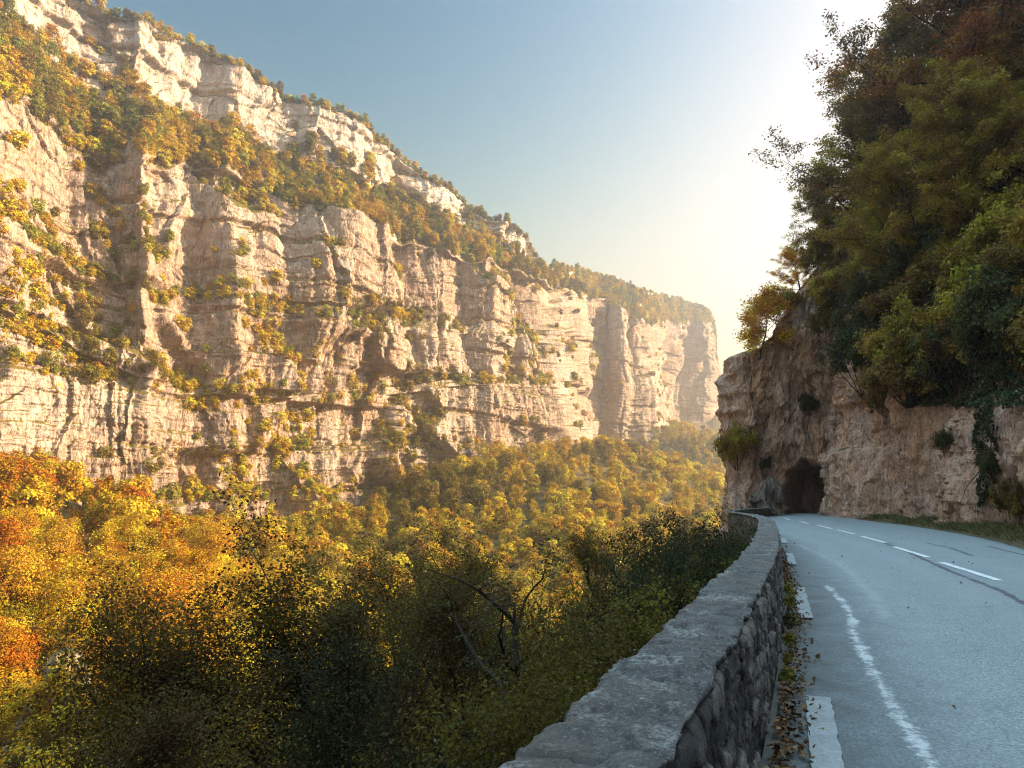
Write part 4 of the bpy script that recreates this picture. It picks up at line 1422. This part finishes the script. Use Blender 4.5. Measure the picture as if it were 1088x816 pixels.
# (px, py of the foot, height, mesh, tone, label)
HTREES = [(915, 262, 15, 0, 'brown-green', 'tallest brown-green tree against the sky, furthest left above the tunnel'),
          (880, 276, 8, 2, 'olive', 'olive tree on the rock top just above the tunnel cliff'),
          (965, 190, 16, 1, 'brown-green', 'tall brown-green tree behind the tallest hillside tree, touching the top edge'),
          (1040, 150, 15, 0, 'rust-brown', 'rust-brown tree at the top edge of the hillside'),
          (1050, 100, 14, 1, 'brown-green', 'dark brown-green tree near the top right corner'),
          (940, 320, 10, 1, 'yellow-green', 'yellow-green tree in front of the tall hillside trees, over the tunnel cliff'),
          (985, 300, 11, 2, 'olive', 'olive tree in the middle of the hillside above the ivy'),
          (1040, 260, 11, 1, 'olive', 'olive tree above the ivy near the right edge'),
          (1082, 250, 10, 0, 'olive', 'olive tree cut by the right edge above the ivy'),
          (850, 292, 4.6, 2, 'golden', 'small golden tree rooted on the rock shoulder left of the hillside trees'),
          (935, 215, 13, 2, 'olive', 'olive tree high on the crest behind the tallest hillside tree'),
          (1085, 60, 12, 0, 'brown-green', 'brown-green tree in the top right corner')]
for px, py, H, mi, tn, lab in HTREES:
    p, n = hill_hit(px, py)
    k_ = 0
    while p is None and k_ < 12: k_ += 1; p, n = hill_hit(px, py + 15 * k_)
    if p is None: print('MISS', px, py); continue
    s_ = H / HTH[mi]
    place_plant('hill_tree', HT[mi], (p.x, p.y, p.z - 0.3), px * 1.3, s_, dim(TONES[tn], 1.6), lab, 'tree', 'trees on the hillside above the roadside cliff', tilt=(0, -0.16))
p = None
for py_ in range(330, 440, 3):
    p, n = hill_hit(806, py_)
    if p is not None and math.hypot(p.x, p.y) < 72: break
print('NOSE TREE', py_, p)
ST = plant_meshes('cliff_top_tree', grow_tree(711, 4.2, 2.0, 0.25, 13, 7, 6, 22, 0.14, 0.22, lean=(-0.25, 0), wob=0.22, up=0.1, trunk_r=0.07), LEAF)
if p is not None:
    place_plant('cliff_top_tree', ST, (p.x, p.y, p.z - 0.2), 3.4, 1.35, dim(TONES['golden'], 1.35), 'small windswept golden tree leaning out from the top of the rock nose', 'tree')

HB_ = [plant_meshes('hill_shrub', bush_data(721, 2.6, 1.9, 9000, 0.155, 12, 0.075), LEAF),
       plant_meshes('hill_shrub', bush_data(722, 3.2, 1.7, 9000, 0.15, 12, 0.075), LEAF),
       plant_meshes('hill_shrub', bush_data(723, 2.0, 1.9, 9000, 0.14, 13, 0.075), LEAF)]
HSHR = [(917, 412, 1.35, 0, 'dark green', 'dense dark green round shrub clinging to the cliff right of the tunnel'),
        (972, 418, 1.25, 1, 'yellow-green', 'bright yellow-green shrub at the lip of the roadside cliff'),
        (945, 442, 0.9, 2, 'brown-green', 'brownish shrub hanging under the yellow-green one on the cliff lip'),
        (858, 440, 0.55, 0, 'dark green', 'small dark shrub on the cliff face above the tunnel mouth'),
        (882, 362, 0.9, 0, 'brown-green', 'brown-green shrub halfway up the rock above the tunnel'),
        (783, 492, 1.15, 2, 'olive', 'olive shrub on the rock ledge left of the tunnel'),
        (770, 505, 0.8, 0, 'brown-green', 'brown-green shrub on the outer edge of the rock ledge left of the tunnel'),
        (815, 505, 0.45, 1, 'dark green', 'little dark plant on the rock just left of the tunnel mouth'),
        (838, 330, 0.7, 2, 'olive', 'olive shrub on the sloping rock shoulder'),
        (1020, 425, 1.3, 0, 'dark green', 'dark green shrub on the cliff lip under the ivy'),
        (1068, 420, 1.35, 1, 'dark green', 'dark green shrub on the cliff lip at the right edge'),
        (998, 400, 1.3, 2, 'brown-green', 'brown-green shrub on the cliff lip beside the yellow-green one'),
        (870, 300, 1.0, 1, 'olive', 'olive shrub at the foot of the small golden tree'),
        (1045, 370, 1.4, 1, 'yellow-green', 'yellow-green shrub among the ivy near the right edge'),
        (1057, 505, 0.45, 2, 'dark green', 'small green tuft hanging halfway down the cliff near the right edge'),
        (1078, 560, 0.5, 1, 'brown-green', 'brownish plant at the cliff foot at the right edge'),
        (1004, 480, 0.35, 0, 'dark green', 'tiny dark tuft in a crack of the roadside cliff')]
for px, py, s_, mi, tn, lab in HSHR:
    p, n = hill_hit(px, py)
    if p is None: print('MISS', px, py); continue
    place_plant('hill_shrub', HB_[mi], (p.x, p.y, p.z - 0.15), px * 0.9, (s_ * 0.85, s_ * 0.85, s_ * 1.45), dim(TONES[tn], 1.2), lab, 'shrub', 'shrubs on the roadside cliff', parts=('stems', 'foliage'))


def fill_hillside():
    r = np.random.default_rng(31)
    poly = [(862, 300), (905, 395), (960, 425), (1088, 415), (1180, 420), (1180, -60), (1000, -40), (930, 60), (880, 190)]
    def inside(x, y):
        c = False
        for (x0, y0), (x1, y1) in zip(poly, poly[1:] + poly[:1]):
            if (y0 > y) != (y1 > y) and x < (x1 - x0) * (y - y0) / (y1 - y0) + x0: c = not c
        return c
    k, pts = 0, []
    for _ in range(3000):
        x, y = r.uniform(850, 1180), r.uniform(-60, 425)
        if not inside(x, y): continue
        p, n = hill_hit(x, y)
        if p is None or any((p - q).length < 2.5 for q in pts): continue
        pts.append(p)
        px, py = x, y
        tn = ['dark green', 'brown-green', 'olive', 'olive', 'brown-green', 'yellow-green'][int(r.integers(0, 6))] if y < 300 else ['dark green', 'dark green', 'olive', 'brown-green'][int(r.integers(0, 4))]
        mi = int(r.integers(0, 3)); s_ = r.uniform(0.95, 1.6)
        lab = unique_label('%s hillside shrub' % tn, (p.x, p.y, p.z + 1.2 * s_)) if px < 1100 else '%s shrub on the hillside beyond the right edge' % tn
        place_plant('hill_shrub', HB_[mi], (p.x, p.y, p.z - 0.2), r.uniform(0, 6.28), s_, dim(TONES[tn], 1.55), lab, 'shrub', 'shrubs covering the hillside above the road', parts=('stems', 'foliage'))
        k += 1
        if k > 75: break
    print('hill shrubs', k)


fill_hillside()


def ivy(polypx, n, seed, tone, label, lump=1.0):
    r = np.random.default_rng(seed)
    xs = [p[0] for p in polypx]; ys = [p[1] for p in polypx]
    P, Nn, T = [], [], []
    tries = 0
    spine = []
    while len(P) < n and tries < n * 6:
        tries += 1
        x, y = r.uniform(min(xs), max(xs)), r.uniform(min(ys), max(ys))
        c = False
        for (x0, y0), (x1, y1) in zip(polypx, polypx[1:] + polypx[:1]):
            if (y0 > y) != (y1 > y) and x < (x1 - x0) * (y - y0) / (y1 - y0) + x0: c = not c
        if not c: continue
        p, nn = hill_hit(x, y)
        if p is None: continue
        out = Vector((-SY, SX, 0.25))                     # off the slope, towards the road
        P.append(np.array(p)); Nn.append(np.array(out)); T.append(0)
    P = np.array(P); Nn = np.array(Nn)
    l1 = fbm(P[:, 0] / 2.2, P[:, 1] / 2.2, P[:, 2] / 2.6, seed=seed, octv=3)
    l2 = fbm(P[:, 0] / 0.7, P[:, 1] / 0.7, P[:, 2] / 0.9, seed=seed + 3, octv=2)
    off = lump * (0.75 + 1.5 * l1 + 0.5 * l2) * (0.55 + 0.45 * r.uniform(0, 1, len(P)) ** 0.4)
    keep = off > -0.2
    P2 = P + Nn * np.maximum(off, 0.03)[:, None]
    P2[:, 2] -= np.maximum(off, 0) * 0.35
    tone_v = np.clip(0.45 + 0.9 * fbm(P[:, 0] / 1.5, P[:, 1] / 1.5, P[:, 2] / 1.5, seed=seed + 8, octv=2) + r.normal(size=len(P)) * 0.2, 0, 1)
    V, Q, tt = leaf_quads(P2[keep], (Nn * 0.8 + r.normal(size=P.shape) * 0.55 + np.array([0, 0, 0.35]))[keep], 0.135, r, 0.85, tone_v[keep])
    c = P2[keep].mean(axis=0)
    e = bpy.data.objects.new('climbing_ivy', None); COL.objects.link(e); e.location = tuple(c)
    tag(e, label, 'ivy', 'ivy curtains on the hillside')
    f = obj('foliage', np_mesh('ivy_foliage', V - c, Q, mats=[LEAF], smooth=False, attrs={'tone': tt}), e)
    f.color = (*tone, 1)
    lines = []
    for k in range(10):
        q = P[r.integers(0, len(P))]
        lines.append((bend_line(q - c + np.array([0, 0, 0.5]), (r.normal() * 0.3, r.normal() * 0.3, -1), 2.5, 6, r, 0.2), np.linspace(0.03, 0.008, 7)))
    tv, tq = tubes(lines, 5)
    obj('vines', np_mesh('ivy_vines', tv, tq, mats=[BARK]), e)


ivy([(930, 240), (985, 190), (1045, 200), (1050, 330), (1000, 390), (935, 330)], 26000, 801, (0.075, 0.095, 0.035), 'grey-green ivy curtain in the middle of the hillside', 1.5)
ivy([(1030, 210), (1100, 180), (1150, 240), (1150, 430), (1060, 425), (1025, 370)], 26000, 802, (0.05, 0.075, 0.028), 'dark green ivy curtain hanging at the right edge', 1.4)
ivy([(955, 330), (1030, 345), (1045, 430), (975, 428)], 15000, 803, (0.06, 0.075, 0.022), 'ivy draped over the cliff lip below the grey-green curtain', 1.0)
ivy([(1040, 400), (1064, 400), (1062, 520), (1048, 540)], 2200, 804, (0.04, 0.055, 0.02), 'thin ivy strand trailing down the cliff face near the right edge', 0.35)

# ------------------------------------------------------------------ rock outcrop on the slope, bottom left
def outcrop(px, ytop, ybot, r_, wpx, seed, label, mat=None, wild=1.0):
    b = at_range(px, ybot, r_); t = at_range(px, ytop, r_)
    w_ = wpx / F * r_; h = t[2] - b[2]
    nu, nv = 90, 110
    th = np.linspace(0, 2 * math.pi, nu); q = np.linspace(0, 1, nv)
    A, Q_ = np.meshgrid(th, q, indexing='ij')
    prof = np.interp(Q_, [0, 0.15, 0.5, 0.85, 0.97, 1.0], [1.15, 1.0, 0.85, 0.6, 0.35, 0.0])
    ca, sa = np.cos(A), np.sin(A)
    d = 1 + wild * 1.9 * (np.abs(fbm(ca * 1.6 + 5, sa * 1.6, Q_ * 2.2, seed=seed, octv=3)) - 0.2) + 0.55 * facets(ca * 1.5, Q_ * 3 + sa * 1.5, seed + 4) + wild * 0.5 * fbm(ca * 4, sa * 4, Q_ * 4, seed=seed + 1, octv=4)
    bed = np.floor(Q_ * 9 + 0.5 * ca); d = d + 0.16 * fbm(bed * 3.3, ca * 1.2, seed=seed + 2, octv=2)
    X = ca * prof * d * w_ / 2 + wild * w_ * (0.5 * Q_ + 0.35 * fbm(Q_ * 3, 0 * Q_, seed=seed + 7, octv=2)); Y = sa * prof * d * w_ / 2 * 1.3; Z = Q_ * (h + 3) - 3 + 0.3 * fbm(ca * 3, sa * 3, Q_ * 6, seed=seed + 3, octv=3)
    o = obj('rock_outcrop', np_mesh('rock_outcrop', np.stack([X, Y, Z], -1), grid_quads(nu, nv), mats=[mat or ROCK]))
    o.location = tuple(b)
    tag(o, label, 'rock')


outcrop(42, 690, 800, 104, 36, 901, 'pale upright rock outcrop among golden trees near the bottom left corner')
outcrop(28, 775, 850, 98, 80, 905, 'pale low rock outcrop at the bottom edge in the left corner')

outcrop(812, 508, 552, 61.5, 34, 911, 'dark angular boulder standing between the tunnel mouth and the parapet end', ROCK_DARK, 0.25)
outcrop(780, 522, 580, 60.5, 40, 915, 'pinkish rock shoulder below the cliff nose on the valley side of the parapet', ROCK_NEAR, 0.35)

# ------------------------------------------------------------------ verge grass, leaf litter, weeds at the parapet foot
def strip_litter(name, label, pts, size, cols, seed, up=0.9):
    r = np.random.default_rng(seed)
    m = NT(name)
    v = m.attr('tone')
    c = m.ramp(v, [(i / (len(cols) - 1), c_) for i, c_ in enumerate(cols)])
    mat = m.principled(c, 0.8, 0.2)
    P = np.array(pts)
    V, Q, tt = leaf_quads(P, r.normal(size=P.shape) * 0.5 + np.array([0, 0, up]), size, r, 0.7, r.uniform(0, 1, len(P)), fold=0.5)
    o = obj(name, np_mesh(name, V, Q, mats=[mat], smooth=False, attrs={'tone': tt}))
    tag(o, label, kind='stuff')
    return o


def litter_points():
    r = np.random.default_rng(61)
    pts = []
    while len(pts) < 4200:
        s = r.uniform(0.6, 34)
        d = abs(r.normal()) * 0.10
        dens = 0.35 + 0.9 * smooth01((fbm(np.array([s / 1.1]), np.array([0.0]), seed=66, octv=3)[0] + 0.1) / 0.4)
        if 2.8 < s < 7: dens += 0.35
        if r.uniform() > dens: continue
        lat = cubic(WALL, np.array([s]))[0] + 0.05 + d
        x, y = sl(s, lat)
        pts.append((x, y, 0.012 + r.uniform(0, 1) ** 2 * 0.055 * math.exp(-d / 0.16)))
    for _ in range(45):
        s = r.uniform(1.5, 40); lat = r.uniform(0, 5)
        x, y = sl(s, lat); pts.append((x, y, 0.014))
    return pts


strip_litter('fallen_leaves', 'dry brown fallen leaves along the foot of the parapet', litter_points(), 0.05,
             [(0.05, 0.025, 0.012), (0.13, 0.06, 0.025), (0.085, 0.045, 0.022), (0.24, 0.15, 0.07), (0.11, 0.07, 0.04)], 62)


def verge_points(n, lo, hi, seed):
    r = np.random.default_rng(seed)
    pts = []
    for _ in range(n):
        s = r.uniform(14, 62)
        R_ = np.interp(s, VS, VR); B = np.interp(s, VS, VB)
        q = r.uniform(lo, hi)
        lat = R_ + 0.12 + (B - R_ - 0.1) * q
        if r.uniform() > 0.4 + 0.9 * vnoise(np.array([s / 1.6]), np.array([lat / 0.7]), seed=seed)[0]: continue
        x, y = sl(s, lat)
        pts.append((x, y, 0.03 + 0.22 * q ** 1.5))
    return pts


def grass_blades():
    r = np.random.default_rng(71)
    P = np.array(verge_points(30000, 0.0, 0.95, 72))
    n = len(P)
    h = r.uniform(0.08, 0.32, n)[:, None]; a = r.uniform(0, 6.28, n)
    w_ = np.stack([np.cos(a), np.sin(a), 0 * a], 1) * 0.014
    lean = r.normal(size=(n, 3)) * 0.35; lean[:, 2] = 1
    V = np.stack([P - w_ * 1.0, P + w_, P + lean * h * 0.6 + w_ * 0.7, P + lean * h * np.array([1.5, 1.5, 1])], 1).reshape(-1, 3)
    m = NT('verge_grass')
    c = m.ramp(m.attr('tone'), [(0, (0.05, 0.07, 0.018)), (0.5, (0.085, 0.085, 0.025)), (1, (0.17, 0.13, 0.05))])
    mat = m.principled(c, 0.7, 0.2)
    o = obj('grass', np_mesh('grass', V, np.arange(n * 4).reshape(-1, 4), mats=[mat], smooth=False, attrs={'tone': np.repeat(r.uniform(0, 1, n), 4)}))
    tag(o, 'short green and straw grass along the cliff foot', kind='stuff')


grass_blades()
strip_litter('leaf_litter', 'rusty leaf litter on the verge under the roadside cliff', verge_points(9000, 0.0, 0.7, 73), 0.075,
             [(0.06, 0.03, 0.012), (0.15, 0.07, 0.025), (0.20, 0.12, 0.05), (0.10, 0.05, 0.02)], 74)

WEED = [plant_meshes('weed', bush_data(731, 0.28, 0.12, 260, 0.045, 6), LEAF), plant_meshes('weed', bush_data(732, 0.36, 0.10, 260, 0.04, 6), LEAF)]
WD = [(6.6, 0.6, 0, 'yellow-green', 'nearest pale green weed at the parapet foot'), (8.0, 0.7, 1, 'yellow-green', 'second tallest green weed at the parapet foot, before the bend'),
      (9.3, 0.75, 0, 'dark green', 'broad dark weed at the parapet foot'), (10.6, 0.85, 1, 'yellow-green', 'tallest weed at the parapet foot'),
      (12.2, 0.8, 0, 'yellow-green', 'farthest weed at the parapet foot, where the wall starts to bend'), (7.3, 0.5, 1, 'olive', 'small olive weed between the pale green ones at the parapet foot')]
for s, s_, mi, tn, lab in WD:
    lat = cubic(WALL, np.array([s]))[0] + 0.09
    x, y = sl(s, lat)
    place_plant('weed', WEED[mi], (x, y, 0.0), s * 5, s_, TONES[tn], lab, 'weed', 'weeds at the foot of the parapet', parts=('stems', 'foliage'))


# ------------------------------------------------------------------ world, sun, haze, camera
SUN_YAW, SUN_EL = math.radians(81), math.radians(22)
w = bpy.data.worlds.new('World'); sc.world = w; w.use_nodes = True
nt = w.node_tree; nt.nodes.clear()
sky = nt.nodes.new('ShaderNodeTexSky'); sky.sky_type = 'NISHITA'
sky.sun_disc = False; sky.sun_elevation = SUN_EL; sky.sun_rotation = SUN_YAW
sky.air_density = 2.0; sky.dust_density = 5.0; sky.ozone_density = 2.0; sky.altitude = 600
tint = nt.nodes.new('ShaderNodeMix'); tint.data_type = 'RGBA'; tint.blend_type = 'MULTIPLY'
tint.inputs[0].default_value = 1.0
tint.inputs[7].default_value = (1.0, 1.0, 1.0, 1)
bg = nt.nodes.new('ShaderNodeBackground'); bg.inputs['Strength'].default_value = 0.15
wo = nt.nodes.new('ShaderNodeOutputWorld')
# contrast and white balance of the sky, channel by channel
sep = nt.nodes.new('ShaderNodeSeparateColor'); com = nt.nodes.new('ShaderNodeCombineColor')
nt.links.new(sky.outputs[0], sep.inputs[0])
def sky_math(op, a, b):
    nd = nt.nodes.new('ShaderNodeMath'); nd.operation = op
    for k, v in enumerate((a, b)):
        if isinstance(v, bpy.types.NodeSocket): nt.links.new(v, nd.inputs[k])
        else: nd.inputs[k].default_value = v
    return nd.outputs[0]


SOFT = 1.6                               # brightest the hazy sky gets; the approach to it is gradual
for ch, (g_, k_) in enumerate(((4.5, 0.044), (3.8, 0.0305), (3.8, 0.0170))):
    x_ = sky_math('MULTIPLY', sky_math('POWER', sep.outputs[ch], g_), -k_ / SOFT)
    nt.links.new(sky_math('MULTIPLY', sky_math('SUBTRACT', 1.0, sky_math('EXPONENT', x_, 0.0)), SOFT), com.inputs[ch])
nt.links.new(com.outputs[0], tint.inputs[6])
# unseen bright fill added overhead to light the shaded road (well above the framed part of the sky), broken by soft noise
tc = nt.nodes.new('ShaderNodeTexCoord'); sz = nt.nodes.new('ShaderNodeSeparateXYZ'); nt.links.new(tc.outputs['Generated'], sz.inputs[0])
cn = nt.nodes.new('ShaderNodeTexNoise'); cn.inputs['Scale'].default_value = 3.0; cn.inputs['Detail'].default_value = 5; nt.links.new(tc.outputs['Generated'], cn.inputs['Vector'])
mr = nt.nodes.new('ShaderNodeMapRange'); mr.interpolation_type = 'SMOOTHSTEP'
mr.inputs['From Min'].default_value = 0.62; mr.inputs['From Max'].default_value = 0.84; nt.links.new(sz.outputs['Z'], mr.inputs['Value'])
mv = nt.nodes.new('ShaderNodeMath'); mv.operation = 'MULTIPLY_ADD'; nt.links.new(cn.outputs['Fac'], mv.inputs[0]); mv.inputs[1].default_value = 1.0; mv.inputs[2].default_value = 0.5
mm_ = nt.nodes.new('ShaderNodeMath'); mm_.operation = 'MULTIPLY'; nt.links.new(mr.outputs[0], mm_.inputs[0]); nt.links.new(mv.outputs[0], mm_.inputs[1])
zenith_fill = nt.nodes.new('ShaderNodeMix'); zenith_fill.data_type = 'RGBA'; zenith_fill.blend_type = 'ADD'
nt.links.new(mm_.outputs[0], zenith_fill.inputs[0]); cap = nt.nodes.new('ShaderNodeMix'); cap.data_type = 'RGBA'; cap.blend_type = 'DARKEN'; cap.inputs[0].default_value = 1.0
nt.links.new(tint.outputs[2], cap.inputs[6]); cap.inputs[7].default_value = (2.0, 1.95, 2.0, 1)
nt.links.new(cap.outputs[2], zenith_fill.inputs[6]); zenith_fill.inputs[7].default_value = (2.75, 4.2, 5.1, 1)
nt.links.new(zenith_fill.outputs[2], bg.inputs['Color']); nt.links.new(bg.outputs[0], wo.inputs['Surface'])

sl_ = bpy.data.lights.new('sun', 'SUN'); sl_.energy = 5.0; sl_.angle = math.radians(0.5); sl_.color = (1.0, 0.76, 0.50)
so = bpy.data.objects.new('sun', sl_); COL.objects.link(so)
sd = Vector((math.sin(SUN_YAW) * math.cos(SUN_EL), math.cos(SUN_YAW) * math.cos(SUN_EL), math.sin(SUN_EL)))
so.rotation_euler = sd.to_track_quat('Z', 'Y').to_euler()
so.location = sd * 200

HAZE = True
if HAZE:
    m = bpy.data.materials.new('haze_air'); m.use_nodes = True
    t = m.node_tree; t.nodes.clear()
    ov = t.nodes.new('ShaderNodeOutputMaterial'); pv = t.nodes.new('ShaderNodeVolumePrincipled')
    pv.inputs['Color'].default_value = (0.92, 0.95, 1.0, 1)
    pv.inputs['Density'].default_value = 0.00048
    pv.inputs['Anisotropy'].default_value = 0.82
    t.links.new(pv.outputs[0], ov.inputs['Volume'])
    zmin = float(np.array([v.co.z for v in GMESH.vertices]).min()) - 1
    zmax = float(CV[:, :, 2].max()) + 15
    x0, x1, y0, y1 = -4300, 4300, -4300, 4300
    X = np.array([(x, y, z) for x in (x0, x1) for y in (y0, y1) for z in (zmin, zmax)])
    Q = [(0, 1, 3, 2), (4, 6, 7, 5), (0, 4, 5, 1), (2, 3, 7, 6), (0, 2, 6, 4), (1, 5, 7, 3)]
    h = obj('haze', np_mesh('haze', X, Q, mats=[m], smooth=False))
    tag(h, 'pale golden haze filling the gorge', kind='stuff')

cam = bpy.data.cameras.new('camera'); co = bpy.data.objects.new('camera', cam); COL.objects.link(co)
co.location = (0, 0, CAMZ); co.rotation_euler = (math.pi / 2 + PITCH, 0, 0)
cam.sensor_width = 36; cam.lens = 36 * F / 1088; cam.clip_start = 0.05; cam.clip_end = 9000
sc.camera = co
sc.view_settings.view_transform = 'Standard'; sc.view_settings.look = 'None'
sc.view_settings.gamma = 1; sc.view_settings.use_curve_mapping = False
sc.view_settings.exposure = 2.12
cy = sc.cycles
cy.use_denoising = True
cy.denoiser = 'OPENIMAGEDENOISE'; cy.denoising_input_passes = 'RGB_ALBEDO_NORMAL'; cy.denoising_prefilter = 'NONE'; cy.denoising_quality = 'HIGH'
cy.filter_width = 1.15
cy.max_bounces = 6; cy.diffuse_bounces = 3; cy.glossy_bounces = 2; cy.transmission_bounces = 3; cy.volume_bounces = 1; cy.transparent_max_bounces = 8
cy.use_adaptive_sampling = False
cy.sample_clamp_indirect = 6
cy.caustics_reflective = False; cy.caustics_refractive = False
